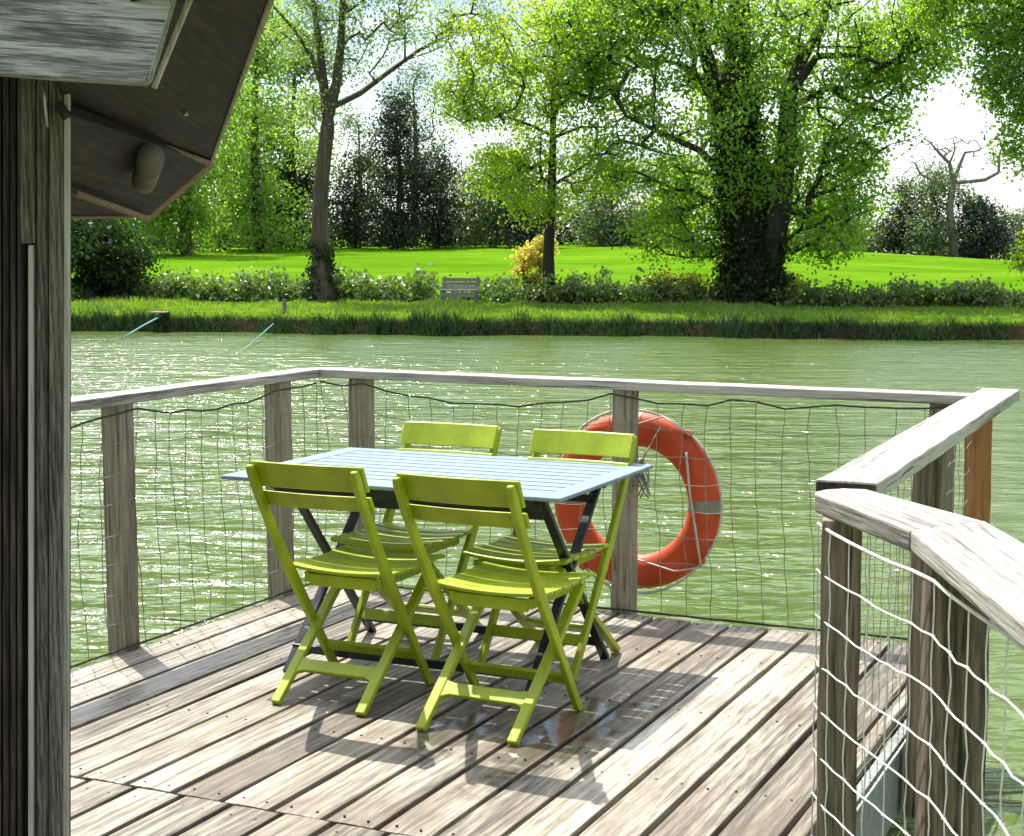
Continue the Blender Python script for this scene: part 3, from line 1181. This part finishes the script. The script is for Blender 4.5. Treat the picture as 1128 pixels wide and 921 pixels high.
# lower facet beyond the corner of the eaves
f2, n2 = plane3(at(231, 180, 4.14), at(166, 237, 4.3), at(78, 238, 3.75))
if n2.z < 0: n2 = -n2
mb = MB()
mb.prism([f2(*q_) for q_ in ((70, 124), (231, 180), (166, 237), (70, 239))], n2 * .03)
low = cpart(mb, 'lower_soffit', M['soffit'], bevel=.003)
mb = MB()
mb.bar(f2(231, 181), f2(166, 237), .03, .012)
mb.bar(f2(168, 238), f2(70, 240), .02, .008)
cpart(mb, 'eave_trim', M['batten'], low, bevel=.004)
mb = MB()
mb.bar(f2(76, 204) - n2 * .02, f2(158, 234) - n2 * .02, .02, .012)
cpart(mb, 'eave_batten', M['batten'], low, bevel=.003)
mb = MB()
mb.tube([f2(157, 158) - n2 * .035, f2(151, 180) - n2 * .035, f2(149, 187) - n2 * .035, f2(148.5, 189) - n2 * .035], [.030, .030, .028, .02], 24)  # plain rounded piece of unknown purpose under the eaves
cpart(mb, 'rounded_piece', M['pale_piece'], low, smooth=True)
# silver weathered fascia over the corner
f3 = lambda px, py: at(px, py, 2.45)
ax = f3(160, 94) - f3(0, 82)
mb = MB()
mt = frame_mtx(f3(80, 60) - CB, ax)
inv = frame_mtx(f3(80, 60), ax).inverted()
mb.prism([inv @ f3(*q_) for q_ in ((-60, 78), (0, 82), (60, 87), (158, 93), (163, 86), (176, 45), (196, -25), (-60, -25))], inv.to_3x3() @ Vector((0, .035, 0)))
fas = mb.build('fascia_board', M['grey_board'], cab, bevel=.003, mtx=mt)
mb = MB()
mb.prism([at(*q_, 2.50) for q_ in ((166, 96), (171, 98), (219, -20), (212, -20))], Vector((0, .012, 0)))
cpart(mb, 'fascia_end', M['trim'], bevel=.002)
# roof covering above, so the overhang is a roof and not a lid
mb = MB()
ridge = [Vector((-1.9, 2.9, 2.75)), Vector((-1.9, 3.9, 2.65))]
top = [A_ + n * .04, B_ + n * .04, f2(166, 237) + n2 * .04 + Vector((-.5, .0, .1)), Vector((-2.9, 4.7, 1.75)), Vector((-2.9, 2.46, 1.95)), Vector((-.6, 2.46, 2.02))]
vs = top + ridge
mb.add(vs, [(0, 1, 6), (1, 7, 6), (1, 2, 7), (2, 3, 7), (3, 4, 6, 7), (4, 5, 6), (5, 0, 6)])
cpart(mb, 'roof', M['cabin'])


# ------------------------------------------------------------------ trees
def leaves_arrays(centers, n_per, sig, size, rng, flat=.7, droop=.3, ratio=.6, tint_c=None, spread=None):
    K = len(centers)
    ci = np.repeat(np.arange(K), n_per)
    n = len(ci)
    off = rng.normal(size=(n, 3)) * sig
    off[:, 2] *= flat
    c = centers[ci] + off
    a = rng.normal(size=(n, 3))
    a[:, 2] -= droop
    a /= np.linalg.norm(a, axis=1)[:, None]
    h = rng.normal(size=(n, 3))
    b = np.cross(a, h)
    b /= np.linalg.norm(b, axis=1)[:, None]
    s = size * rng.uniform(.6, 1.35, n)
    a *= (s / 2)[:, None]
    b *= (s * ratio / 2)[:, None]
    nrm = np.cross(a, b)
    nrm /= np.linalg.norm(nrm, axis=1)[:, None]
    lift = nrm * (s * .12)[:, None]
    v = np.stack([c - a, c + b + lift, c + a, c - b + lift], 1).reshape(-1, 3)
    fa = np.arange(n * 4).reshape(n, 4)
    tc_ = rng.uniform(0, 1, K) if tint_c is None else tint_c
    t = np.clip(.55 * tc_[ci] + .45 * rng.uniform(0, 1, n), 0, 1)
    return v, fa, t


def skeleton(trunk, targets, rng, r_twig=.012, r_pow=.42, nside=5, wob=.12, up=.25):
    """trunk: list of polylines [(Vector, r)...]; each target is joined to the nearest node and the way there is bent"""
    P, par, fixed = [], [], []
    for line in trunk:
        prev = -1
        if P:
            d = [(Vector(line[0][0]) - p).length for p in P]
            k = int(np.argmin(d))
            prev = k if d[k] < .6 else -1
        for (a, ra), (b, rb_) in zip(line, line[1:]):
            n = max(2, int((Vector(b) - Vector(a)).length / .5))
            for i in range(n):
                u = i / n
                P.append(Vector(a).lerp(Vector(b), u))
                fixed.append(ra + (rb_ - ra) * u)
                par.append(prev)
                prev = len(P) - 1
        P.append(Vector(line[-1][0]))
        fixed.append(line[-1][1])
        par.append(prev)
    n0 = len(P)
    arr = np.array([tuple(p) for p in P])
    base = arr[0]
    T = np.array(targets)
    axis_d = np.min(np.linalg.norm(T[:, None, :] - arr[None], axis=2), axis=1)
    order = np.argsort(axis_d)
    buf = np.zeros((len(P) + len(T) * 7, 3))
    buf[:len(P)] = arr
    cnt = len(P)
    leafn = []
    for ti in order:
        t = T[ti]
        dv = t[None] - buf[:cnt]
        dist = np.linalg.norm(dv, axis=1)
        pen = dist + np.clip(-dv[:, 2], 0, None) * .9 + np.where(np.arange(cnt) < n0, np.where(buf[:cnt, 2] - base[2] < 1.2, 1.5, 0), 0)
        k = int(np.argmin(pen))
        a = Vector(buf[k])
        b = Vector(t)
        d = (b - a).length
        n = max(1, min(6, int(d / .45)))
        prev = k
        bend = Vector(rng.normal(size=3)) * d * wob
        bend.z += d * up * .3
        for i in range(1, n + 1):
            u = i / n
            p_ = a.lerp(b, u) + bend * (4 * u * (1 - u)) * .6
            P.append(p_)
            fixed.append(None)
            par.append(prev)
            buf[cnt] = tuple(p_)
            prev = cnt
            cnt += 1
        leafn.append(prev)
    w = np.zeros(cnt)
    for k in leafn:
        w[k] += 1
    for k in range(cnt - 1, -1, -1):
        if par[k] >= 0:
            w[par[k]] += w[k]
    rad = [fixed[k] if fixed[k] is not None else max(r_twig, r_twig * max(1, w[k]) ** r_pow) for k in range(cnt)]
    mb = MB()
    for k in range(cnt):
        j = par[k]
        if j < 0:
            continue
        ra = rad[j]
        if fixed[k] is None and fixed[j] is not None:
            ra = min(rad[j], rad[k] * 1.25)
        ns_ = 9 if rad[k] > .12 else nside
        # carry on a little past the joint so limbs read as one piece
        e = (P[k] - P[j])
        if e.length < 1e-5:
            continue
        mb.tube([P[j] - e * .04, P[k]], [ra, rad[k]], ns_, caps=False, rv=.5)
    return mb


def lobes_targets(lobes, Y, rng, depth=.9, minz=None):
    """lobes in the measure of the view: (px, py, rx, ry, count[, dY])"""
    out_ = []
    s = Y / F_PX
    for lb_ in lobes:
        px, py, rx, ry, n = lb_[:5]
        Yc = Y + (lb_[5] if len(lb_) > 5 else 0)
        c = at(px, py, Yc)
        k = rng.normal(size=(n, 3))
        k /= np.linalg.norm(k, axis=1)[:, None]
        k *= (rng.uniform(0.15, 1, n) ** .45)[:, None]
        dd_ = min(depth * max(rx, ry) * s, 4.2)
        out_.append(np.array(tuple(c)) + k * np.array([rx * s, dd_, ry * s]))
    return np.concatenate(out_)


def tree(name, label, cat, trunk, lobes, Y, n_per, sig, size, lm, bark, seed, group=None, tw=.012, pw=.42, ivy=None, extra=None, droop=.3, flat=.7, wob=.12, crown=True, ratio=.6):
    rng = np.random.default_rng(seed)
    base = Vector(trunk[0][0][0])
    root = empty(name, base)
    tag(root, label, cat, group)
    T = lobes_targets(lobes, Y, rng)
    mb = skeleton(trunk, T, rng, tw, pw, wob=wob)
    mb.v = [tuple(Vector(v) - base) for v in mb.v]
    o = mb.build('trunk', bark, root, smooth=True)
    if crown and n_per:
        v, fa, t = leaves_arrays(T, n_per, sig, size, rng, flat, droop, ratio)
        fast_mesh('crown', v - np.array(tuple(base)), fa, lm, root, t)
    if ivy:
        pts, n_i, s_i, sz_i = ivy
        C = []
        for (a, ra), (b, rb_) in zip(pts, pts[1:]):
            a, b = Vector(a), Vector(b)
            for k in range(n_i):
                u = rng.random()
                r_ = (ra + (rb_ - ra) * u) * rng.uniform(.75, 1.25)
                an = rng.random() * 2 * math.pi
                C.append(tuple(a.lerp(b, u) + Vector((math.cos(an) * r_, math.sin(an) * r_, 0))))
        v, fa, t = leaves_arrays(np.array(C), 14, s_i, sz_i, rng, 1.0, .8, .8)
        fast_mesh('ivy', v - np.array(tuple(base)), fa, M['ivy'], root, t)
    return root


def gbase(px, Y):
    x = at(px, 283, Y).x
    return Vector((x, Y, gz(x, Y) - .05))


# old tree with sparse spring leaves, ivy at its foot
Y = 46.5
b = gbase(356, Y)
T1 = [(b, .40), (at(353, 280, Y), .27), (at(352, 235, Y), .235), (at(355, 190, Y), .225), (at(361, 140, Y), .205)]
tree('spring_tree', 'old brown tree with sparse pale leaves and ivied trunk, left of the bench', 'tree',
     [T1,
      [(at(361, 130, Y), .17), (at(356, 90, Y), .14), (at(352, 50, Y), .11), (at(345, 5, Y), .08), (at(335, -60, Y), .04)],
      [(at(361, 130, Y), .18), (at(371, 90, Y), .15), (at(376, 40, Y), .12), (at(378, -10, Y), .09), (at(384, -80, Y), .04)],
      [(at(366, 118, Y), .10), (at(398, 102, Y + .6), .095), (at(430, 78, Y + 1), .08), (at(462, 55, Y + 1.4), .06), (at(500, 35, Y + 1.5), .04), (at(530, 12, Y + 1.5), .02)],
      [(at(356, 100, Y), .08), (at(342, 60, Y - .4), .06), (at(322, 30, Y - .8), .045), (at(300, 6, Y - 1), .03)]],
     [(380, -40, 80, 50, 60), (345, 30, 50, 50, 30), (320, 30, 35, 40, 16), (390, 40, 40, 45, 20), (470, 30, 60, 28, 24), (520, 8, 40, 25, 14), (345, 110, 22, 30, 16), (420, -20, 70, 40, 30), (350, 160, 18, 30, 7)],
     Y, 62, .25, .10, M['leaf_spring'], M['bark'], 11, tw=.013, pw=.42,
     ivy=([(b, .44), (at(354, 300, Y), .35), (at(352, 262, Y), .28)], 42, .07, .11))

# young yellow-green tree
Y = 46.0
b = gbase(605, Y)
tree('young_tree', 'slender young tree with bright yellow-green leaves, right of the bench', 'tree',
     [[(b, .21), (at(604, 280, Y), .17), (at(608, 200, Y), .13), (at(609, 130, Y), .10), (at(611, 70, Y), .06), (at(612, 20, Y), .03)],
      [(at(607, 205, Y), .055), (at(632, 190, Y), .045), (at(660, 172, Y), .035), (at(685, 160, Y), .02)],
      [(at(609, 150, Y), .05), (at(585, 138, Y), .04), (at(555, 128, Y), .025)],
      [(at(609, 152, Y), .05), (at(640, 140, Y), .04), (at(675, 140, Y), .025)]],
     [(610, 60, 75, 55, 62), (560, 95, 75, 45, 58), (660, 100, 65, 55, 46), (525, 115, 42, 30, 30), (590, 150, 70, 35, 40), (655, 190, 45, 30, 32), (560, 195, 40, 28, 22), (615, 20, 60, 35, 40), (530, 40, 40, 28, 22), (600, 225, 40, 22, 20), (545, 190, 22, 22, 10)],
     Y, 70, .25, .115, M['leaf_young'], M['bark_dark'], 12)

# the big ivy-clad tree
Y = 44.5
b = gbase(832, Y)
tr3 = [[(b, .98), (at(830, 310, Y), .72), (at(826, 270, Y), .60), (at(818, 210, Y), .56), (at(812, 150, Y), .48), (at(812, 80, Y), .40), (at(814, 20, Y), .32), (at(815, -60, Y), .22)],
       [(at(840, 290, Y), .55), (at(858, 230, Y - .3), .36), (at(866, 160, Y - .4), .28), (at(868, 110, Y - .4), .22), (at(880, 70, Y - .2), .18), (at(905, 30, Y), .13), (at(920, -40, Y), .08)],
       [(at(800, 150, Y), .30), (at(787, 90, Y + .5), .24), (at(772, 40, Y + .7), .19), (at(760, -10, Y + .7), .14), (at(750, -60, Y), .08)],
       [(at(818, 215, Y), .15), (at(770, 165, Y - .4), .10), (at(725, 145, Y - .6), .07), (at(690, 128, Y - .6), .04)],
       [(at(868, 110, Y - .4), .12), (at(900, 62, Y - 1), .10), (at(940, 60, Y - 1.2), .07), (at(975, 72, Y - 1.2), .04)],
       [(at(868, 120, Y - .4), .10), (at(910, 98, Y + .5), .08), (at(955, 95, Y + .7), .05)]]
tree('big_tree', 'huge dark green ivy-clad tree with forked trunk on the far bank', 'tree', tr3,
     [(770, 40, 120, 70, 115), (900, 40, 110, 75, 105), (835, -60, 170, 80, 130), (690, 70, 75, 70, 58), (720, 170, 75, 50, 46), (960, 110, 62, 60, 50), (830, 120, 90, 70, 85, 3.0), (775, 220, 75, 50, 70, 1.5), (910, 200, 66, 60, 62, 1.0),
      (940, 190, 40, 40, 30), (752, 258, 62, 34, 40), (905, 258, 50, 30, 30), (835, 235, 70, 45, 36, 3.2), (985, 60, 50, 45, 42), (1015, 40, 50, 50, 40), (700, 0, 70, 50, 50), (862, 150, 30, 62, 26, -1.5), (800, 130, 34, 60, 20, -1.8), (825, 205, 30, 34, 10, -1.6), (660, 20, 60, 50, 45)],
     Y, 70, .28, .125, M['leaf_big'], M['bark_dark'], 13, tw=.016,
     ivy=([(b, 1.0), (at(830, 310, Y), .76), (at(826, 270, Y), .66), (at(818, 210, Y), .62), (at(812, 150, Y), .52), (at(812, 90, Y), .42)], 230, .10, .12))
# tree leaning in from the right
Y = 41.0
b = gbase(1225, Y)
tree('overhanging_tree', 'tree at the right edge whose dark leafy branches hang into the top corner', 'tree',
     [[(b, .4), (at(1222, 200, Y), .33), (at(1215, 80, Y), .27), (at(1205, -40, Y), .2)],
      [(at(1215, 80, Y), .15), (at(1170, 30, Y), .12), (at(1120, 5, Y), .08), (at(1060, 0, Y), .04)]],
     [(1090, 15, 80, 40, 75), (1150, 50, 60, 60, 60), (1115, 75, 40, 40, 34), (1190, -30, 110, 60, 90), (1050, -20, 60, 40, 40), (1140, 150, 40, 40, 26), (1128, 120, 22, 22, 12)],
     Y, 80, .27, .12, M['leaf_big'], M['bark_dark'], 14)
b = gbase(1140, 40)
tree('bank_shrub', 'small bright yellow-green shrub cut by the right edge of the picture', 'shrub', [[(b, .06), (b + Vector((0, 0, .8)), .03)]],
     [(1140, 285, 24, 34, 22)], 40, 40, .14, .11, M['leaf_young'], M['bark_dark'], 44)

# trees at the back of the field; (px, top, base-is-ground, width, Y, material, label...)
BG = [
    ('broadleaf_tree', 'bright green tree under the cabin eaves, furthest left behind the field hedge', 110, -30, 150, 108, 'leaf_bright', 150, .95, .42, 21, .0),
    ('broadleaf_tree', 'bright green tree with low hanging leaves, just right of the cabin eaves', 205, -20, 150, 104, 'leaf_bright', 190, .9, .40, 22, .0),
    ('broadleaf_tree', 'airy green tree behind the old brown tree, on its left', 285, -10, 130, 112, 'leaf_bright', 130, .95, .40, 23, .0),
    ('broadleaf_tree', 'green tree filling the gap between cabin eaves and old brown tree', 245, 60, 130, 118, 'leaf_bright', 110, .95, .42, 38, .0),
    ('broadleaf_tree', 'pale green tree whose leaves show behind the old brown trunk', 325, 40, 110, 120, 'leaf_mid', 80, .95, .42, 39, .0),
    ('pale_tree', 'pale misty tree filling the gap right of the old brown trunk', 395, 120, 70, 132, 'leaf_pale', 50, .85, .30, 40, .0),
    ('field_tree', 'light green tree in the gap left of the young tree crown', 515, 205, 70, 130, 'leaf_pale', 50, .85, .32, 41, .0),
    ('dark_tree', 'dark narrow tree just left of the old brown trunk, behind the field', 322, 165, 52, 118, 'leaf_dark', 50, .7, .34, 24, .0),
    ('dark_tree', 'small dark tree between the brown trunk and tall dark ivy tree', 392, 175, 46, 120, 'leaf_dark', 44, .7, .34, 25, .0),
    ('ivy_tree', 'tallest dark ivy-covered tree at the back of the field, in the gap of sky', 436, 112, 78, 116, 'leaf_dark', 100, .75, .34, 26, .0),
    ('dark_tree', 'dark bushy tree on the right side of the tall ivy tree', 482, 172, 58, 118, 'leaf_dark', 52, .75, .34, 27, .0),
    ('pale_tree', 'thin pale tree rising behind the dark ivy tree', 455, 72, 120, 124, 'leaf_pale', 46, .85, .30, 28, .35),
    ('field_tree', 'mid green tree at the back of the field, left of the young tree', 545, 168, 84, 120, 'leaf_mid', 60, .9, .36, 29, .05),
    ('field_tree', 'dark green low tree directly behind the slender young trunk', 588, 195, 62, 118, 'leaf_blue', 52, .8, .36, 30, .0),
    ('field_tree', 'pale grey-green tree in the gap between young tree and big tree', 672, 188, 92, 122, 'leaf_pale', 62, .95, .36, 31, .08),
    ('field_tree', 'green tree half hidden by the left side of the big tree', 738, 180, 90, 120, 'leaf_mid', 55, .95, .36, 32, .05),
    ('dark_tree', 'dark tree beside the big tree foot, at the back of the field', 915, 215, 62, 140, 'leaf_mid', 48, 1.0, .42, 33, .0),
    ('dark_tree', 'narrow dark tree left of the round pale tree at the field corner', 992, 206, 38, 150, 'leaf_dark', 42, .8, .40, 34, .0),
    ('round_tree', 'round pale green tree below the dead branches at the field corner', 1027, 190, 80, 148, 'leaf_pale', 80, .95, .40, 35, .0),
    ('round_tree', 'round dark blue-green tree right of the dead branches at the field corner', 1082, 222, 66, 148, 'leaf_blue', 80, .85, .40, 36, .0),
    ('round_tree', 'small pale tree at the right edge beyond the field', 1126, 232, 50, 152, 'leaf_pale', 46, .8, .38, 37, .0),
]
for (nm, lab, px, top_, wd, Y, lm, n, sg, sz, seed, gap) in BG:
    rng = np.random.default_rng(seed)
    b = gbase(px, Y)
    by = HY + (H - b.z) * F_PX / Y
    hgt_ = by - top_
    lob = []
    low_ = by - gap * hgt_ - 4
    for k in range(6):
        u = k / 5
        cy_ = low_ - (low_ - top_) * (.10 + .82 * u)
        ww = wd / 2 * (math.sin(math.pi * (.22 + .68 * u)) ** .7)
        lob.append((px + rng.uniform(-.18, .18) * wd, cy_, ww * rng.uniform(.75, 1.05), (low_ - top_) * .13, int(n / 6 * (1.25 - .4 * u))))
    if gap > .05:
        lob.append((px + wd * .1, low_ + 1, wd * .3, hgt_ * .045, 22))
        lob.append((px - wd * .25, low_ - 4, wd * .16, hgt_ * .05, 8))
    tp = at(px, top_ + .12 * hgt_, Y)
    mid = at(px + rng.uniform(-6, 6), (by + top_) / 2, Y)
    r0 = max(.13, hgt_ * Y / F_PX * (.013 if Y < 100 else .022))
    nl = 85 if Y < 90 else 95
    sz = sz * .82 if Y < 90 else sz * .72
    sg = sg if Y < 90 else sg * .85
    tree(nm, lab, 'tree', [[(b, r0), (mid, r0 * .7), (tp, r0 * .2)]], lob, Y, nl if lm != 'leaf_pale' else nl - 10, sg, sz, M[lm], M['bark_dark'] if 'dark' in lm or 'ivy' in nm else M['bark'], seed, tw=.03)

# dead tree and bare shrub by the field corner
Y = 147
b = gbase(1052, Y)
dz_ = [[(b, 0.435), (at(1046, 230, Y), 0.348), (at(1050, 200, Y), 0.290)],
       [(at(1050, 200, Y), 0.232), (at(1046, 180, Y), 0.174), (at(1034, 168, Y), 0.128), (at(1024, 156, Y), 0.075), (at(1016, 152, Y), 0.041)],
       [(at(1050, 200, Y), 0.232), (at(1057, 182, Y), 0.174), (at(1063, 168, Y), 0.116), (at(1078, 166, Y), 0.070), (at(1084, 162, Y), 0.035)],
       [(at(1050, 202, Y), 0.174), (at(1085, 198, Y), 0.186), (at(1100, 190, Y), 0.145), (at(1101, 172, Y), 0.104), (at(1104, 160, Y), 0.052)],
       [(at(1046, 180, Y), 0.116), (at(1052, 165, Y), 0.081), (at(1050, 152, Y), 0.035)],
       [(at(1040, 205, Y), 0.145), (at(1014, 192, Y), 0.116), (at(1008, 180, Y), 0.070), (at(1001, 178, Y), 0.035)]]
tree('dead_tree', 'bare dead tree with crooked pale branches against the sky at the right', 'tree', dz_, [(1045, 162, 40, 16, 40), (1095, 172, 20, 18, 20), (1010, 185, 14, 12, 10)], Y, 0, .1, .1, M['leaf_pale'], M['dead'], 50, tw=.035, pw=.3, crown=False)
Y = 150
b = gbase(956, Y)
tree('bare_shrub', 'bare greyish dome of twigs at the far edge of the field', 'shrub', [[(b, .2), (at(956, 265, Y), .12)]], [(956, 258, 24, 22, 150)], Y, 4, .4, .3, M['leaf_pale'], M['dead'], 51, tw=.035, pw=.25)

# dark bush at the left on the far bank
Y = 48
b = gbase(100, Y)
tree('dark_bush', 'large dark bush on the far bank just right of the cabin wall', 'bush', [[(b, .2), (b + Vector((0, 0, 1.2)), .1)]], [(95, 275, 60, 40, 90), (125, 300, 45, 25, 46), (60, 260, 50, 40, 50)], Y, 60, .24, .15, M['ivy'], M['bark_dark'], 52)
# golden and lemon shrubs
Y = 46.6
b = gbase(584, Y)
tree('golden_shrub', 'golden pink-tinged shrub at the foot of the slender young tree', 'shrub', [[(b, .05), (b + Vector((0, 0, .6)), .03)]], [(584, 290, 20, 24, 46), (598, 276, 10, 14, 14)], Y, 36, .12, .12, M['leaf_gold'], M['bark_dark'], 53)
Y = 45.8
for k, (px, py, rx, ry, lab) in enumerate(((742, 312, 40, 12, 'low lemon-yellow shrub left of the big tree foot'), (868, 316, 18, 16, 'small lemon-yellow shrub right of the big tree foot'))):
    b = gbase(px, Y)
    tree('lemon_shrub', lab, 'shrub', [[(b, .05), (b + Vector((0, 0, .4)), .03)]], [(px, py, rx, ry, 40)], Y, 30, .12, .11, M['leaf_lemon'], M['bark_dark'], 60 + k)


# hedges: leafy mounds along the bank and a far hedgerow
def hedge(name, label, segs, lm, seed, n_per, sig, size):
    rng = np.random.default_rng(seed)
    C = []
    for (px0, px1, Ya, Yb, hgt_, dep, n) in segs:
        for k in range(n):
            u = rng.random()
            px = px0 + (px1 - px0) * u
            Y = Ya + (Yb - Ya) * u + rng.uniform(-.5, .5) * dep
            x = at(px, 283, Y).x
            hh = hgt_ * (.78 + .22 * math.sin(px * .071) + .20 * math.sin(px * .19 + 1) + .16 * math.sin(px * .43) + (.5 if rng.random() < .05 else 0))
            C.append((x, Y, gz(x, Y) + hh * rng.random() ** .7))
    C = np.array(C)
    base = np.array([C[:, 0].mean(), C[:, 1].mean(), 0])
    v, fa, t = leaves_arrays(C, n_per, sig, size, rng, .8, .5, .75)
    o = fast_mesh(name, v - base, fa, lm, None, t)
    o.location = base
    return tag(o, label, 'hedge')


hedge('ivy_hedge', 'low ivy-leaved hedge along the far bank, left of the bench', [(60, 480, 49.5, 46.8, .70, 1.3, 560)], M['leaf_hedge'], 71, 26, .17, .14)
hedge('ivy_hedge', 'low leafy hedge along the far bank between bench and big tree', [(500, 830, 46.6, 44.6, .58, 1.4, 400)], M['leaf_hedge'], 72, 26, .16, .13)
hedge('ivy_hedge', 'low leafy hedge on the far bank right of the big tree', [(850, 1200, 44.2, 41.0, .46, 1.3, 360)], M['leaf_hedge'], 73, 26, .15, .13)
hedge('hedgerow', 'dark hedgerow along the back of the field, left of the big tree', [(-60, 760, 124, 128, 2.6, 3, 520)], M['leaf_blue'], 74, 34, .6, .34)
hedge('hedgerow', 'distant hedgerow at the back of the field, right of the big tree', [(860, 1200, 158, 158, 3.0, 3, 260)], M['leaf_mid'], 75, 34, .7, .40)


# ------------------------------------------------------------------ bank grass
def blades(name, n, dmin, dmax, h0, h1, w, m, seed, xr=(-24, 24), lean=.35):
    rng = np.random.default_rng(seed)
    x = rng.uniform(*xr, n)
    d = rng.uniform(dmin, dmax, n)
    y = edge_y(x) + d
    z = ground_z(x, y) - .04
    cl = .5 + .6 * np.sin(x * 1.3 + np.sin(x * .37) * 3) * np.sin(x * .61 + 2) + .5 * np.sin(x * 3.1 + np.sin(x * 1.9) * 2) + .3 * np.sin(x * 7.3 + d * 3)
    h = rng.uniform(h0, h1, n) * np.clip(.7 + .55 * cl, .18, 1.9)
    an = rng.uniform(0, 2 * math.pi, n)
    dx, dy = np.cos(an) * w / 2, np.sin(an) * w / 2
    lx, ly = rng.normal(size=n) * lean * h, rng.normal(size=n) * lean * h
    b0 = np.stack([x - dx, y - dy, z], 1)
    b1_ = np.stack([x + dx, y + dy, z], 1)
    m1 = np.stack([x + dx * .7 + lx * .35, y + dy * .7 + ly * .35, z + h * .6], 1)
    m0 = np.stack([x - dx * .7 + lx * .35, y - dy * .7 + ly * .35, z + h * .6], 1)
    t0 = np.stack([x + lx, y + ly, z + h], 1)
    v = np.stack([b0, b1_, m1, m0, t0], 1).reshape(-1, 3)
    i = np.arange(n) * 5
    q4 = np.stack([i, i + 1, i + 2, i + 3], 1)
    q5 = np.stack([i + 3, i + 2, i + 4, i + 4], 1)
    # second face as a thin quad to keep one face size
    v2 = v.reshape(n, 5, 3)
    tip2 = v2[:, 4] + np.stack([dx * .1, dy * .1, np.zeros(n)], 1)
    v = np.concatenate([v2, tip2[:, None]], 1).reshape(-1, 3)
    i = np.arange(n) * 6
    fa = np.concatenate([np.stack([i, i + 1, i + 2, i + 3], 1), np.stack([i + 3, i + 2, i + 5, i + 4], 1)])
    t = rng.uniform(0, 1, n) * .6 + .4 * np.clip(.5 + .5 * np.sin(x * .8 + d), 0, 1)
    o = fast_mesh(name, v, fa, m, None, np.concatenate([t, t]), kind='stuff')
    return o


tag(blades('water_edge_grass', 24000, -.45, .1, .15, .34, .03, M['reed'], 81), 'dark tufted grass hanging over the far water edge', 'grass')
tag(blades('bank_grass', 60000, .2, 8.5, .05, .17, .035, M['grass'], 82), 'sunlit green grass on the far bank', 'grass')


# ------------------------------------------------------------------ bench, fishing poles, stakes on the far bank
Y = 43.6
bx = at(506, 283, Y).x
bz = gz(bx, Y)
be = empty('bench', (bx, Y, bz), R(-8))
tag(be, 'grey weathered wooden bench standing on the grass of the far bank', 'bench')
mb = MB()
for k in range(3):
    mb.box((0, .22 + .03 * k, .46 + .11 * k), (1.08, .025, .095), Matrix.Rotation(R(-14), 3, 'X'))
mb.build('backrest', M['bench'], be, bevel=.006)
mb = MB()
for k in range(3):
    mb.box((0, -.15 + .12 * k, .40), (1.08, .11, .035))
mb.build('seat', M['rail'], be, bevel=.006)
mb = MB()
mb.box((0, -.19, .26), (1.0, .03, .12))
mb.build('apron', M['bench'], be, bevel=.006)
for sx in (-1, 1):
    mb = MB()
    mb.box((sx * .47, -.15, .19), (.08, .08, .38))
    mb.build('leg', M['bench'], be)
    mb = MB()
    mb.bar((sx * .47, .17, 0), (sx * .47, .33, .76), .07, .07, up=(1, 0, 0))
    mb.build('rear_leg', M['bench'], be)
mb = MB()
a, b_ = at(180, 347, 41.2), at(134, 373, 37.2)
mb.tube([a - a, (b_ - a) * .5 + Vector((0, 0, .02)), b_ - a], [.024, .02, .016], 6)
tag(mb.build('teal_pole', M['teal'], None, smooth=True, loc=a), 'teal pole reaching from the far bank into the water, nearest the cabin', 'pole')
mb = MB()
a, b_ = at(302, 356, 40.4), at(262, 391, 31.6)
mb.tube([a - a, (b_ - a) * .5, b_ - a], [.014, .011, .008], 6)
tag(mb.build('fishing_pole', M['teal'], None, smooth=True, loc=a), 'thin pole slanting into the pond beside a small wooden stake', 'pole')
x = at(311, 283, 40.7).x
sk = empty('stake', (x, 40.9, gz(x, 40.9)))
mb = MB()
mb.tube([(0, 0, -.3), (.01, 0, .16), (.0, 0, .34)], [.06, .055, .05], 8)
mb.box((0, -.02, .31), (.14, .05, .03))
mb.v = [(a_ + x, b2_ + 40.9, c_ + float(sk.location.z)) for a_, b2_, c_ in mb.v]
o = mb.build('stake_tmp', M['bench'])
bpy.data.objects.remove(sk)
o.name = 'wooden_stake'
tag(o, 'short wooden stake at the far water edge', 'stake')
x = at(177, 283, 41.3).x
mb = MB()
for k in range(4):
    mb.box((0, -.3 + k * .2, .0), (.45, .18, .03))
tag(mb.build('landing_stage', M['batten'], None, loc=(x, edge_y(x) + .05, .06)), 'tiny brown landing stage where the teal pole meets the far bank', 'landing')

# ------------------------------------------------------------------ render settings
SC.view_settings.view_transform = 'Standard'
SC.view_settings.look = 'None'
SC.view_settings.gamma = 1
SC.view_settings.exposure = .9
SC.view_settings.use_curve_mapping = False
SC.render.engine = 'CYCLES'
cy = SC.cycles
cy.use_denoising = True
try:
    cy.denoiser = 'OPENIMAGEDENOISE'
except Exception:
    pass
cy.max_bounces = 10
cy.diffuse_bounces = 5
cy.glossy_bounces = 4
cy.transmission_bounces = 8
cy.caustics_reflective = False
cy.caustics_refractive = False
cy.sample_clamp_indirect = 6
cy.use_adaptive_sampling = True
cy.adaptive_threshold = .015
